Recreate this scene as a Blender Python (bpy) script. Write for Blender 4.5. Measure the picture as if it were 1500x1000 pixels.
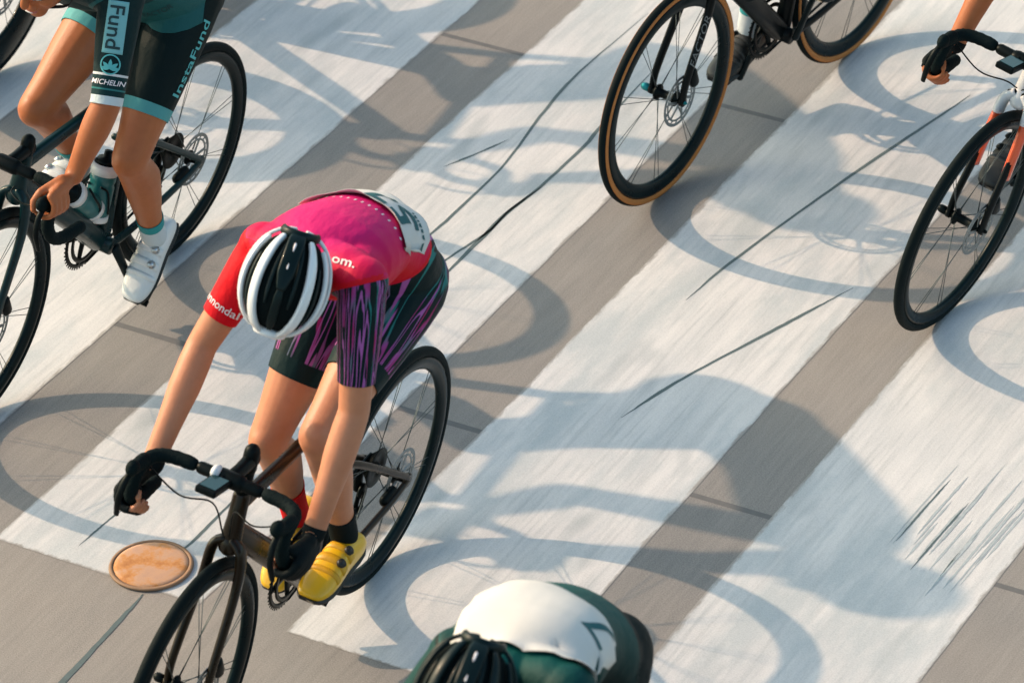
import bpy, bmesh, math, random
import numpy as np
from mathutils import Vector, Matrix
from mathutils.bvhtree import BVHTree

for o in list(bpy.data.objects):
    bpy.data.objects.remove(o)
scene = bpy.context.scene
COL = scene.collection
V = lambda *a: np.array(a, float)
def unit(a):
    a = np.asarray(a, float); return a / (np.linalg.norm(a) + 1e-12)

# ------------------------------------------------------------------ camera
CF = 6611.5                                   # focal length in photo pixels (photo is 1500 x 1000)
CO = V(0, 0, 6.8506)
CR = V(0.871204, 0.490065, -0.028979)
CU = V(-0.248749, 0.491559, 0.834562)
CW = V(-0.423234, 0.719865, -0.550151)
cam = bpy.data.cameras.new('camera'); camo = bpy.data.objects.new('camera', cam); COL.objects.link(camo)
camo.matrix_world = Matrix(((CR[0], CU[0], -CW[0], CO[0]), (CR[1], CU[1], -CW[1], CO[1]), (CR[2], CU[2], -CW[2], CO[2]), (0, 0, 0, 1)))
cam.sensor_width = 36; cam.lens = CF / 1500 * 36; cam.clip_start = 0.1; cam.clip_end = 500
cam.dof.use_dof = True; cam.dof.focus_distance = 11.75; cam.dof.aperture_fstop = 5.6
scene.camera = camo

# ------------------------------------------------------------------ sky, sun, exposure
SUN = unit(V(0.560, 0.049, -0.335))           # direction the light travels, read from the wheel shadows
ELEV = math.asin(-SUN[2])
world = bpy.data.worlds.new('World'); scene.world = world; world.use_nodes = True
wn = world.node_tree.nodes; wl = world.node_tree.links
sky = wn.new('ShaderNodeTexSky'); sky.sky_type = 'NISHITA'; sky.sun_disc = False
sky.sun_elevation = ELEV; sky.sun_rotation = math.atan2(-SUN[0], -SUN[1])
sky.air_density = 1.0; sky.dust_density = 2.5; sky.ozone_density = 0.8
bg = wn['Background']; bg.inputs['Strength'].default_value = 0.15
tint = wn.new('ShaderNodeMix'); tint.data_type = 'RGBA'; tint.blend_type = 'MULTIPLY'; tint.inputs[0].default_value = 1.0
tint.inputs[7].default_value = (0.96, 1.04, 0.91, 1)                      # the whole sky a little greener, as the light in the photograph
wl.new(sky.outputs[0], tint.inputs[6]); wl.new(tint.outputs[2], bg.inputs['Color'])
sl = bpy.data.lights.new('sun', 'SUN'); sl.energy = 2.15; sl.angle = math.radians(0.7); sl.color = (1.0, 0.71, 0.47)
so = bpy.data.objects.new('sun', sl); COL.objects.link(so); so.location = (-12, 8, 8)
so.rotation_euler = Vector(SUN).to_track_quat('-Z', 'Y').to_euler()
scene.view_settings.view_transform = 'Standard'; scene.view_settings.look = 'None'
scene.view_settings.gamma = 1.0; scene.view_settings.exposure = 0.92
scene.view_settings.use_curve_mapping = False
scene.render.engine = 'CYCLES'

# ------------------------------------------------------------------ materials
def mat(name, col, rough=0.5, metal=0.0, bump=0.0, bscale=200.0, vary=0.0, vscale=20.0, coat=0.0, sss=0.0, spec=0.5, sheen=0.0):
    m = bpy.data.materials.new(name); m.use_nodes = True
    nt = m.node_tree; b = nt.nodes['Principled BSDF']
    b.inputs['Base Color'].default_value = (*col, 1); b.inputs['Roughness'].default_value = rough
    b.inputs['Metallic'].default_value = metal; b.inputs['Coat Weight'].default_value = coat
    b.inputs['Specular IOR Level'].default_value = spec
    if sheen: b.inputs['Sheen Weight'].default_value = sheen
    if sss:
        b.inputs['Subsurface Weight'].default_value = sss; b.inputs['Subsurface Radius'].default_value = (0.012, 0.005, 0.003)
        b.inputs['Subsurface Scale'].default_value = 1.0
    tc = nt.nodes.new('ShaderNodeTexCoord')
    if vary:
        n = nt.nodes.new('ShaderNodeTexNoise'); n.inputs['Scale'].default_value = vscale; n.inputs['Detail'].default_value = 4
        nt.links.new(tc.outputs['Object'], n.inputs['Vector'])
        mx = nt.nodes.new('ShaderNodeMix'); mx.data_type = 'RGBA'
        mx.inputs[6].default_value = (*[c * (1 - vary) for c in col], 1); mx.inputs[7].default_value = (*[min(1, c * (1 + vary)) for c in col], 1)
        nt.links.new(n.outputs['Fac'], mx.inputs[0]); nt.links.new(mx.outputs[2], b.inputs['Base Color'])
        mr = nt.nodes.new('ShaderNodeMapRange'); mr.inputs[3].default_value = max(0.02, rough - 0.12); mr.inputs[4].default_value = min(1, rough + 0.12)
        nt.links.new(n.outputs['Fac'], mr.inputs[0]); nt.links.new(mr.outputs[0], b.inputs['Roughness'])
    if bump:
        n2 = nt.nodes.new('ShaderNodeTexNoise'); n2.inputs['Scale'].default_value = bscale; n2.inputs['Detail'].default_value = 3
        nt.links.new(tc.outputs['Object'], n2.inputs['Vector'])
        bp = nt.nodes.new('ShaderNodeBump'); bp.inputs['Strength'].default_value = bump; bp.inputs['Distance'].default_value = 0.004
        nt.links.new(n2.outputs['Fac'], bp.inputs['Height']); nt.links.new(bp.outputs[0], b.inputs['Normal'])
    return m

def nodes_of(m):
    return m.node_tree.nodes, m.node_tree.links, m.node_tree.nodes['Principled BSDF']

def ramp(nt, src, stops, interp='LINEAR'):
    r = nt.nodes.new('ShaderNodeValToRGB'); r.color_ramp.interpolation = interp
    el = r.color_ramp.elements
    while len(el) < len(stops): el.new(0.5)
    for e, (p, c) in zip(el, stops): e.position = p; e.color = (*c, 1) if len(c) == 3 else c
    nt.links.new(src, r.inputs[0]); return r

def noise(nt, vec, scale, detail=4, rough=0.55):
    n = nt.nodes.new('ShaderNodeTexNoise'); n.inputs['Scale'].default_value = scale
    n.inputs['Detail'].default_value = detail; n.inputs['Roughness'].default_value = rough
    nt.links.new(vec, n.inputs['Vector']); return n

def mapping(nt, src, scale=(1, 1, 1), loc=(0, 0, 0)):
    m = nt.nodes.new('ShaderNodeMapping'); m.inputs['Scale'].default_value = scale; m.inputs['Location'].default_value = loc
    nt.links.new(src, m.inputs['Vector']); return m

def mixc(nt, fac, a, b, blend='MIX'):
    x = nt.nodes.new('ShaderNodeMix'); x.data_type = 'RGBA'; x.blend_type = blend
    for s, v in ((0, fac), (6, a), (7, b)):
        if isinstance(v, (int, float)): x.inputs[s].default_value = v
        elif isinstance(v, tuple): x.inputs[s].default_value = (*v, 1)
        else: nt.links.new(v, x.inputs[s])
    return x.outputs[2]

def road_mat():
    m = mat('road_concrete', (0.3, 0.28, 0.26), 0.85); nt = m.node_tree; b = nt.nodes['Principled BSDF']
    tc = nt.nodes.new('ShaderNodeTexCoord')
    st = noise(nt, mapping(nt, tc.outputs['Object'], (26, 1.6, 1)).outputs[0], 1.0, 6)       # wear drawn out along the way of travel
    st2 = noise(nt, mapping(nt, tc.outputs['Object'], (90, 7, 1)).outputs[0], 1.0, 5)
    big = noise(nt, tc.outputs['Object'], 0.9, 4)
    fine = noise(nt, tc.outputs['Object'], 260, 3)
    c1 = ramp(nt, st.outputs['Fac'], [(0.3, (0.195, 0.18, 0.17)), (0.7, (0.295, 0.268, 0.245))])
    c2 = mixc(nt, 0.35, c1.outputs[0], ramp(nt, st2.outputs['Fac'], [(0.3, (0.14, 0.131, 0.127)), (0.7, (0.345, 0.315, 0.29))]).outputs[0])
    c3 = mixc(nt, 0.30, c2, ramp(nt, big.outputs['Fac'], [(0.35, (0.14, 0.145, 0.15)), (0.65, (0.40, 0.33, 0.265))]).outputs[0])
    c4 = mixc(nt, 0.30, c3, ramp(nt, fine.outputs['Fac'], [(0.35, (0.10, 0.10, 0.10)), (0.65, (0.36, 0.345, 0.33))]).outputs[0])
    nt.links.new(c4, b.inputs['Base Color'])
    bp = nt.nodes.new('ShaderNodeBump'); bp.inputs['Strength'].default_value = 0.35; bp.inputs['Distance'].default_value = 0.003
    nt.links.new(fine.outputs['Fac'], bp.inputs['Height']); nt.links.new(bp.outputs[0], b.inputs['Normal'])
    return m

def paint_mat():
    m = mat('road_paint', (0.75, 0.74, 0.72), 0.7); nt = m.node_tree; b = nt.nodes['Principled BSDF']
    tc = nt.nodes.new('ShaderNodeTexCoord')
    st = noise(nt, mapping(nt, tc.outputs['Object'], (14, 1.1, 1)).outputs[0], 1.0, 6, 0.6)
    st2 = noise(nt, mapping(nt, tc.outputs['Object'], (60, 3.2, 1), (3, 1, 0)).outputs[0], 1.0, 6, 0.6)
    big = noise(nt, tc.outputs['Object'], 1.7, 4)
    fine = noise(nt, tc.outputs['Object'], 240, 3)
    c1 = ramp(nt, st.outputs['Fac'], [(0.28, (0.36, 0.38, 0.395)), (0.44, (0.56, 0.55, 0.55)), (0.58, (0.69, 0.66, 0.645))])
    c2 = mixc(nt, 0.42, c1.outputs[0], ramp(nt, st2.outputs['Fac'], [(0.34, (0.27, 0.29, 0.30)), (0.48, (0.58, 0.565, 0.565)), (0.64, (0.72, 0.69, 0.675))]).outputs[0])
    c3 = mixc(nt, 0.25, c2, ramp(nt, big.outputs['Fac'], [(0.35, (0.44, 0.46, 0.47)), (0.6, (0.70, 0.675, 0.65))]).outputs[0])
    st3 = noise(nt, mapping(nt, tc.outputs['Object'], (5.5, 1.5, 1), (1, 5, 0)).outputs[0], 1.0, 5, 0.65)
    c3 = mixc(nt, ramp(nt, st3.outputs['Fac'], [(0.47, (0, 0, 0)), (0.64, (0.85, 0.85, 0.85))]).outputs[0], c3, (0.42, 0.455, 0.47))
    spots = noise(nt, mapping(nt, tc.outputs['Object'], (9, 2.6, 1), (7, 2, 0)).outputs[0], 1.0, 2, 0.4)
    sm = ramp(nt, spots.outputs['Fac'], [(0.62, (0, 0, 0)), (0.78, (1, 1, 1))])
    c4 = mixc(nt, sm.outputs[0], c3, (0.36, 0.385, 0.395))
    c5 = mixc(nt, 0.16, c4, ramp(nt, fine.outputs['Fac'], [(0.35, (0.30, 0.30, 0.30)), (0.6, (0.76, 0.745, 0.73))]).outputs[0])
    ea = nt.nodes.new('ShaderNodeAttribute'); ea.attribute_name = 'edge'
    en = noise(nt, mapping(nt, tc.outputs['Object'], (30, 9, 1)).outputs[0], 1.0, 6, 0.7)
    ef = ramp(nt, math_n(nt, 'ADD', ea.outputs['Fac'], math_n(nt, 'MULTIPLY', math_n(nt, 'SUBTRACT', en.outputs['Fac'], .5), 1.5)), [(0.05, (0.85, 0.85, 0.85)), (0.34, (0, 0, 0))])
    c5 = mixc(nt, ef.outputs[0], c5, (0.26, 0.24, 0.22))
    nt.links.new(c5, b.inputs['Base Color'])
    bp = nt.nodes.new('ShaderNodeBump'); bp.inputs['Strength'].default_value = 0.25; bp.inputs['Distance'].default_value = 0.003
    nt.links.new(fine.outputs['Fac'], bp.inputs['Height']); nt.links.new(bp.outputs[0], b.inputs['Normal'])
    return m

def skin_mat(name, col):
    m = mat(name, col, 0.48, bump=0.12, bscale=260, sss=0.12, spec=0.4); nt = m.node_tree; b = nt.nodes['Principled BSDF']
    tc = nt.nodes.new('ShaderNodeTexCoord')
    n = noise(nt, tc.outputs['Object'], 9, 4); n2 = noise(nt, tc.outputs['Object'], 55, 3)
    c = mixc(nt, n.outputs['Fac'], tuple(x * y for x, y in zip(col, (0.86, 0.76, 0.72))), tuple(min(1, x * y) for x, y in zip(col, (1.1, 1.14, 1.16))))
    c = mixc(nt, 0.12, c, ramp(nt, n2.outputs['Fac'], [(0.3, tuple(x * 0.6 for x in col)), (0.7, tuple(min(1, x * 1.25) for x in col))]).outputs[0])
    nt.links.new(c, b.inputs['Base Color']); return m

def cloth_bump(nt, b, wr=0.5):
    tc = nt.nodes.new('ShaderNodeTexCoord')
    w = noise(nt, mapping(nt, tc.outputs['Object'], (9, 14, 9)).outputs[0], 1.6, 3)
    f = noise(nt, tc.outputs['Object'], 420, 2)
    b1 = nt.nodes.new('ShaderNodeBump'); b1.inputs['Strength'].default_value = wr; b1.inputs['Distance'].default_value = 0.02
    nt.links.new(w.outputs['Fac'], b1.inputs['Height'])
    b2 = nt.nodes.new('ShaderNodeBump'); b2.inputs['Strength'].default_value = 0.2; b2.inputs['Distance'].default_value = 0.002
    nt.links.new(f.outputs['Fac'], b2.inputs['Height']); nt.links.new(b1.outputs[0], b2.inputs['Normal'])
    nt.links.new(b2.outputs[0], b.inputs['Normal'])

def cloth(name, col, rough=0.62, wr=0.35):
    m = mat(name, col, rough, spec=0.12); cloth_bump(m.node_tree, m.node_tree.nodes['Principled BSDF'], wr); return m

def attr(nt, name='pt'):
    a = nt.nodes.new('ShaderNodeAttribute'); a.attribute_name = name
    s = nt.nodes.new('ShaderNodeSeparateXYZ'); nt.links.new(a.outputs['Vector'], s.inputs[0]); return s.outputs

def math_n(nt, op, a, b=0.0):
    n = nt.nodes.new('ShaderNodeMath'); n.operation = op
    for i, v in ((0, a), (1, b)):
        if isinstance(v, (int, float)): n.inputs[i].default_value = v
        else: nt.links.new(v, n.inputs[i])
    return n.outputs[0]

def limb_vec(nt, s, kang, kt):
    c = nt.nodes.new('ShaderNodeCombineXYZ')
    nt.links.new(math_n(nt, 'MULTIPLY', math_n(nt, 'COSINE', s[1]), kang), c.inputs[0])
    nt.links.new(math_n(nt, 'MULTIPLY', math_n(nt, 'SINE', s[1]), kang), c.inputs[1])
    nt.links.new(math_n(nt, 'MULTIPLY', math_n(nt, 'ADD', s[0], s[2]), kt), c.inputs[2]); return c.outputs[0]

def streak_mat(name, hem=None):
    """dark print of drawn-out zigzag strokes in pink, lilac and teal"""
    m = mat(name, (0.01, 0.03, 0.03), 0.55, spec=0.12); nt = m.node_tree; b = nt.nodes['Principled BSDF']; s = attr(nt)
    dark = (0.002, 0.013, 0.0145)
    v1 = limb_vec(nt, s, 3.3, 1.2)
    n1 = noise(nt, v1, 1.0, 1.5, 0.5)
    k1 = ramp(nt, n1.outputs['Fac'], [(0.50, (0, 0, 0)), (0.512, (1, 1, 1)), (0.56, (1, 1, 1)), (0.572, (0, 0, 0))])
    v2 = limb_vec(nt, s, 2.6, 0.9)
    n2 = noise(nt, v2, 1.3, 1, 0.5)
    k2 = ramp(nt, n2.outputs['Fac'], [(0.40, (0, 0, 0)), (0.41, (1, 1, 1)), (0.45, (1, 1, 1)), (0.46, (0, 0, 0))])
    hue = ramp(nt, noise(nt, limb_vec(nt, s, 1.0, 2.5), 1.0, 1).outputs['Fac'], [(0.40, (0.34, 0.016, 0.12)), (0.5, (0.30, 0.06, 0.26)), (0.60, (0.02, 0.17, 0.165))])
    c = mixc(nt, k1.outputs[0], dark, hue.outputs[0])
    c = mixc(nt, k2.outputs[0], c, (0.36, 0.10, 0.34))
    if hem is not None:
        h = ramp(nt, s[0], [(hem, (0, 0, 0)), (hem + 0.004, (1, 1, 1))]); c = mixc(nt, h.outputs[0], c, (0.002, 0.016, 0.018))
    nt.links.new(c, b.inputs['Base Color']); cloth_bump(nt, b, 0.3); return m

def band_mat(name, base, bands, wr=0.35, rshift=0.0):
    """plain cloth with bands across the limb: bands = [(t, colour), ...] from t on"""
    m = mat(name, base, 0.6, spec=0.12); nt = m.node_tree; b = nt.nodes['Principled BSDF']; s = attr(nt)
    r = ramp(nt, math_n(nt, 'ADD', s[0], math_n(nt, 'MULTIPLY', math_n(nt, 'GREATER_THAN', s[2], 15.0), rshift)), [(0.0, base)] + bands, 'CONSTANT')
    nt.links.new(r.outputs[0], b.inputs['Base Color']); cloth_bump(nt, b, wr); return m

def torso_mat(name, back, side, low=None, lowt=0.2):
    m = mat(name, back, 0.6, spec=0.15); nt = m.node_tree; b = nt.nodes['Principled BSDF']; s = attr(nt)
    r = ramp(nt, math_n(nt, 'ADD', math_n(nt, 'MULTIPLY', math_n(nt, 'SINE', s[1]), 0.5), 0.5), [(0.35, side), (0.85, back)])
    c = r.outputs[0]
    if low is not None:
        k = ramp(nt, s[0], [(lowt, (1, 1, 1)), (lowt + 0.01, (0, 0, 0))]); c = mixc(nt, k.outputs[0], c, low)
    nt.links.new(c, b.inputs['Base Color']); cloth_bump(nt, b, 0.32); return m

M = {}
M['road'] = road_mat(); M['paint'] = paint_mat()
M['crack'] = mat('crack_tar', (0.085, 0.12, 0.125), 0.8, vary=0.3, vscale=60)
M['skid'] = mat('rubber_mark', (0.37, 0.41, 0.425), 0.85, vary=0.3, vscale=60)
M['joint'] = mat('joint_fill', (0.13, 0.128, 0.128), 0.9, vary=0.25, vscale=40)
M['rust'] = mat('rust', (0.46, 0.21, 0.10), 0.85, bump=0.3, bscale=60, vary=0.5, vscale=14)
nt = M['rust'].node_tree; tc_ = nt.nodes.new('ShaderNodeTexCoord')
rn_ = noise(nt, tc_.outputs['Object'], 13, 6, 0.7)
nt.links.new(ramp(nt, rn_.outputs['Fac'], [(0.3, (0.30, 0.10, 0.03)), (0.45, (0.50, 0.22, 0.07)), (0.55, (0.50, 0.29, 0.18)), (0.7, (0.42, 0.25, 0.18))]).outputs[0], nt.nodes['Principled BSDF'].inputs['Base Color'])
M['rustdark'] = mat('rust_ring', (0.26, 0.15, 0.085), 0.7, vary=0.3, vscale=30)
M['carbon'] = mat('carbon', (0.003, 0.008, 0.009), 0.32, coat=0.04, vary=0.25, vscale=30, spec=0.10)
M['carbon_brown'] = mat('frame_bronze', (0.014, 0.0085, 0.004), 0.3, coat=0.12, spec=0.2, vary=0.3, vscale=25)
M['frame_teal'] = mat('frame_teal', (0.002, 0.021, 0.024), 0.3, coat=0.10, spec=0.2, vary=0.25, vscale=20)
M['frame_black'] = mat('frame_black', (0.003, 0.005, 0.0055), 0.35, coat=0.04, vary=0.25, vscale=20, spec=0.10)
M['frame_white'] = mat('frame_white', (0.66, 0.68, 0.70), 0.3, coat=0.4, vary=0.06)
M['frame_orange'] = mat('frame_orange', (0.72, 0.09, 0.02), 0.3, coat=0.4, vary=0.1)
M['tyre'] = mat('tyre_rubber', (0.003, 0.008, 0.009), 0.7, bump=0.3, bscale=300, vary=0.3, vscale=40, spec=0.10)
M['tan'] = mat('tan_sidewall', (0.44, 0.155, 0.03), 0.7, vary=0.2, vscale=60)
M['rim'] = mat('rim_carbon', (0.002, 0.009, 0.0105), 0.3, coat=0.04, vary=0.3, vscale=20, spec=0.10)
M['rotor'] = mat('rotor_steel', (0.20, 0.23, 0.24), 0.4, metal=0.8, vary=0.2, vscale=80)
M['steel'] = mat('steel', (0.55, 0.58, 0.60), 0.3, metal=1.0, vary=0.15, vscale=80)
M['spoke'] = mat('spoke_steel', (0.07, 0.09, 0.095), 0.4, metal=0.6)
M['dark'] = mat('dark_alloy', (0.004, 0.007, 0.0075), 0.4, metal=0.3, vary=0.3, vscale=50, spec=0.10)
M['tape'] = mat('bar_tape', (0.002, 0.008, 0.009), 0.75, bump=0.5, bscale=160, vary=0.3, vscale=50, spec=0.10)
M['screen'] = mat('screen_glass', (0.004, 0.035, 0.038), 0.12)
M['blue'] = mat('anodised_teal', (0.01, 0.22, 0.24), 0.35, metal=0.6)
M['skin1'] = skin_mat('skin_fair', (0.53, 0.215, 0.112))
M['skin2'] = skin_mat('skin_tan', (0.41, 0.125, 0.040))
M['jersey1'] = torso_mat('jersey_pink', (0.58, 0.010, 0.135), (0.62, 0.004, 0.014))  # red cloth; pink on the back paints in the sun and sky on top
M['sleeve_red'] = cloth('sleeve_red', (0.62, 0.004, 0.012))
M['streak'] = streak_mat('streak_print'); M['streak_hem'] = streak_mat('streak_print_hem', 0.51)
M['glove'] = cloth('glove_black', (0.003, 0.007, 0.008), 0.7, 0.2)
M['jersey2'] = torso_mat('jersey_teal', (0.003, 0.022, 0.025), (0.004, 0.032, 0.036), (0.014, 0.095, 0.098), 0.46)
M['sleeve2'] = band_mat('sleeve_teal', (0.003, 0.020, 0.022), [(0.70, (0.62, 0.64, 0.64)), (0.725, (0.004, 0.03, 0.033)), (0.845, (0.03, 0.17, 0.17)), (0.862, (0.004, 0.03, 0.033)), (0.915, (0.55, 0.62, 0.63))])
M['shorts2'] = band_mat('shorts_dark', (0.002, 0.010, 0.011), [(0.645, (0.085, 0.31, 0.32))], 0.2, .26)
M['sock_white'] = band_mat('sock_white', (0.03, 0.26, 0.27), [(0.885, (0.55, 0.60, 0.62))], 0.1)
M['sock_black'] = cloth('sock_black', (0.003, 0.008, 0.009), 0.8, 0.1)
M['sock_red'] = cloth('sock_red', (0.72, 0.008, 0.010), 0.8, 0.1)
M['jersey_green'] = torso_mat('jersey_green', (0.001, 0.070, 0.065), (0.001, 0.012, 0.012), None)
M['sleeve_green'] = cloth('sleeve_green', (0.001, 0.040, 0.038))
M['cloth_dark'] = cloth('cloth_dark', (0.003, 0.009, 0.010))
M['bib'] = mat('bib_paper', (0.58, 0.56, 0.535), 0.7, bump=0.3, bscale=25, vary=0.05)
M['ink'] = mat('ink_teal', (0.006, 0.09, 0.10), 0.7)
M['ink_dark'] = mat('ink_dark', (0.004, 0.030, 0.035), 0.7)
M['ink_white'] = mat('ink_white', (0.78, 0.72, 0.74), 0.6)
M['ink_teal2'] = mat('ink_light_teal', (0.08, 0.42, 0.43), 0.6)
M['panel_teal'] = mat('panel_light_teal', (0.16, 0.42, 0.44), 0.6, vary=0.15, vscale=12)
M['helmet_white'] = mat('helmet_white', (0.74, 0.75, 0.76), 0.3, coat=0.4, vary=0.05)
M['helmet_black'] = mat('helmet_black', (0.002, 0.010, 0.011), 0.35, coat=0.04, vary=0.2, spec=0.15)
M['helmet_foam'] = mat('helmet_foam', (0.002, 0.005, 0.0055), 0.9, bump=0.3, bscale=120, spec=0.1)
M['strap'] = mat('strap', (0.01, 0.012, 0.013), 0.8)
M['hair'] = mat('hair_dark', (0.03, 0.015, 0.008), 0.6, bump=0.8, bscale=60)
M['eye'] = mat('eye', (0.75, 0.72, 0.70), 0.15); M['iris'] = mat('iris', (0.02, 0.012, 0.008), 0.1); M['lip'] = mat('lip', (0.40, 0.10, 0.08), 0.4)
M['teeth'] = mat('teeth', (0.75, 0.72, 0.66), 0.25)
M['lens'] = mat('sunglass_lens', (0.006, 0.012, 0.014), 0.08, coat=0.6)
M['shoe_yellow'] = mat('shoe_yellow', (0.78, 0.42, 0.006), 0.35, coat=0.25, vary=0.12, vscale=30, bump=0.15, bscale=60)
M['shoe_white'] = mat('shoe_white', (0.68, 0.70, 0.70), 0.4, coat=0.2, vary=0.06, vscale=30, bump=0.15, bscale=60)
M['shoe_black'] = mat('shoe_black', (0.012, 0.014, 0.013), 0.5, vary=0.3, vscale=30)
M['strap_gold'] = mat('strap_gold', (0.60, 0.30, 0.004), 0.5, vary=0.2, vscale=40)
M['sole'] = mat('sole', (0.012, 0.013, 0.013), 0.5)
M['bottle_teal'] = mat('bottle_teal', (0.012, 0.13, 0.135), 0.35, vary=0.1)
M['bottle_white'] = mat('bottle_white', (0.70, 0.70, 0.69), 0.4)

# ------------------------------------------------------------------ mesh helpers
class G:
    def __init__(s): s.v = []; s.f = []
    def add(s, v, f):
        n = len(s.v); s.v += [tuple(map(float, p)) for p in v]; s.f += [tuple(i + n for i in q) for q in f]; return s
    def mesh(s, name, m, smooth=True):
        me = bpy.data.meshes.new(name); me.from_pydata(s.v, [], s.f); me.update()
        if smooth: me.polygons.foreach_set('use_smooth', np.ones(len(me.polygons), bool))
        if m is not None: me.materials.append(m)
        return me
    def build(s, name, m, parent=None, smooth=True):
        return link(name, s.mesh(name, m, smooth), parent)

def link(name, data, parent=None):
    o = bpy.data.objects.new(name, data); COL.objects.link(o)
    if parent is not None: o.parent = parent
    return o

def tag(o, label=None, cat=None, group=None, kind=None):
    for k, v in (('label', label), ('category', cat), ('group', group), ('kind', kind)):
        if v: o[k] = v
    return o

def tube(pts, rad, seg=12, hint=None, cap='round', closed=False, power=1.0):
    """swept tube; rad: scalar list or (a, b) list, a along the hint direction; hint may be one vector or one for each point"""
    P = np.array(pts, float); n = len(P)
    R = np.array([(r, r) if np.isscalar(r) else r for r in (rad if not np.isscalar(rad) else [rad] * n)], float)
    H = None
    if hint is not None:
        H = np.array(hint, float); H = np.tile(H, (n, 1)) if H.ndim == 1 else H
    if closed:
        T = np.roll(P, -1, 0) - np.roll(P, 1, 0)
    else:
        T = np.gradient(P, axis=0)
    T /= np.linalg.norm(T, axis=1)[:, None] + 1e-12
    if H is None:
        a = V(0, 0, 1) if abs(T[0][2]) < 0.9 else V(0, 1, 0)
        H = np.zeros_like(P); h = a
        for i in range(n):
            h = h - T[i] * (h @ T[i]); h = unit(h); H[i] = h
    A = H - T * (H * T).sum(1)[:, None]; A /= np.linalg.norm(A, axis=1)[:, None] + 1e-12
    B = np.cross(T, A)
    rows = [(P[i], A[i], B[i], R[i]) for i in range(n)]
    if cap == 'round' and not closed:
        for end in (0, -1):
            p, a, b, r = rows[0] if end == 0 else rows[-1]
            t = -T[0] if end == 0 else T[-1]
            ext = [(p + t * r.min() * s, a, b, r * c) for s, c in ((0.5, 0.866), (0.86, 0.5), (0.98, 0.18))]
            rows = ext[::-1] + rows if end == 0 else rows + ext
    th = np.linspace(0, 2 * np.pi, seg, endpoint=False)
    c, s_ = np.cos(th), np.sin(th)
    if power != 1.0:
        c = np.sign(c) * np.abs(c) ** power; s_ = np.sign(s_) * np.abs(s_) ** power
    v = np.concatenate([p + np.outer(c * r[0], a) + np.outer(s_ * r[1], b) for p, a, b, r in rows])
    f = []; m = len(rows)
    for i in range(m if closed else m - 1):
        j = (i + 1) % m
        for k in range(seg):
            l = (k + 1) % seg; f.append((i * seg + k, i * seg + l, j * seg + l, j * seg + k))
    if not closed:
        f.append(tuple(range(seg))[::-1]); f.append(tuple((m - 1) * seg + k for k in range(seg)))
    return v, f

def smooth_path(pts, n=24):
    """Catmull-Rom through the points"""
    P = [np.array(p, float) for p in pts]; P = [2 * P[0] - P[1]] + P + [2 * P[-1] - P[-2]]
    out = []; m = len(P) - 3; per = max(2, n // m)
    for i in range(m):
        a, b, c, d = P[i:i + 4]
        for t in np.linspace(0, 1, per, endpoint=False):
            out.append(0.5 * (2 * b + (c - a) * t + (2 * a - 5 * b + 4 * c - d) * t * t + (3 * b - a - 3 * c + d) * t ** 3))
    out.append(P[-2]); return np.array(out)

def lathe(profile, c=(0, 0, 0), seg=72, closed=True):
    """profile [(r, y)] revolved about a Y axis through c"""
    c = np.array(c, float); pr = np.array(profile, float); th = np.linspace(0, 2 * np.pi, seg, endpoint=False)
    v = np.concatenate([np.stack([c[0] + r * np.cos(th), np.full(seg, c[1] + y), c[2] + r * np.sin(th)], 1) for r, y in pr])
    f = []; n = len(pr)
    for i in range(n if closed else n - 1):
        j = (i + 1) % n
        for k in range(seg):
            l = (k + 1) % seg; f.append((i * seg + k, i * seg + l, j * seg + l, j * seg + k))
    return v, f

def ellipsoid(c, ax, rad, nu=20, nv=12):
    c = np.array(c, float); ax = [np.array(a, float) for a in ax]; v = []; f = []
    for i in range(1, nv):
        a = math.pi * i / nv
        for k in range(nu):
            b = 2 * math.pi * k / nu
            v.append(c + ax[0] * rad[0] * math.sin(a) * math.cos(b) + ax[1] * rad[1] * math.sin(a) * math.sin(b) + ax[2] * rad[2] * math.cos(a))
    for i in range(nv - 2):
        for k in range(nu):
            l = (k + 1) % nu; f.append((i * nu + k, i * nu + l, (i + 1) * nu + l, (i + 1) * nu + k)[::-1])
    t = len(v); v.append(c + ax[2] * rad[2]); v.append(c - ax[2] * rad[2])
    for k in range(nu):
        l = (k + 1) % nu; f.append((t, l, k)[::-1]); f.append((t + 1, (nv - 2) * nu + k, (nv - 2) * nu + l)[::-1])
    return v, f

def box(c, ax, half):
    c = np.array(c, float); ax = [np.array(a, float) for a in ax]
    v = [c + ax[0] * half[0] * i + ax[1] * half[1] * j + ax[2] * half[2] * k for i in (-1, 1) for j in (-1, 1) for k in (-1, 1)]
    return v, [(0, 1, 3, 2), (4, 6, 7, 5), (0, 4, 5, 1), (2, 3, 7, 6), (0, 2, 6, 4), (1, 5, 7, 3)]

def disc(c, n, r, h, seg=20):
    n = unit(n); return tube([np.array(c) - n * h / 2, np.array(c) + n * h / 2], [r, r], seg, cap='flat')

def bevel(o, w=0.002, s=2):
    m = o.modifiers.new('bevel', 'BEVEL'); m.width = w; m.segments = s; m.limit_method = 'ANGLE'; return o

XYZ = (V(1, 0, 0), V(0, 1, 0), V(0, 0, 1))
X, Y, Z = XYZ

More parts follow.
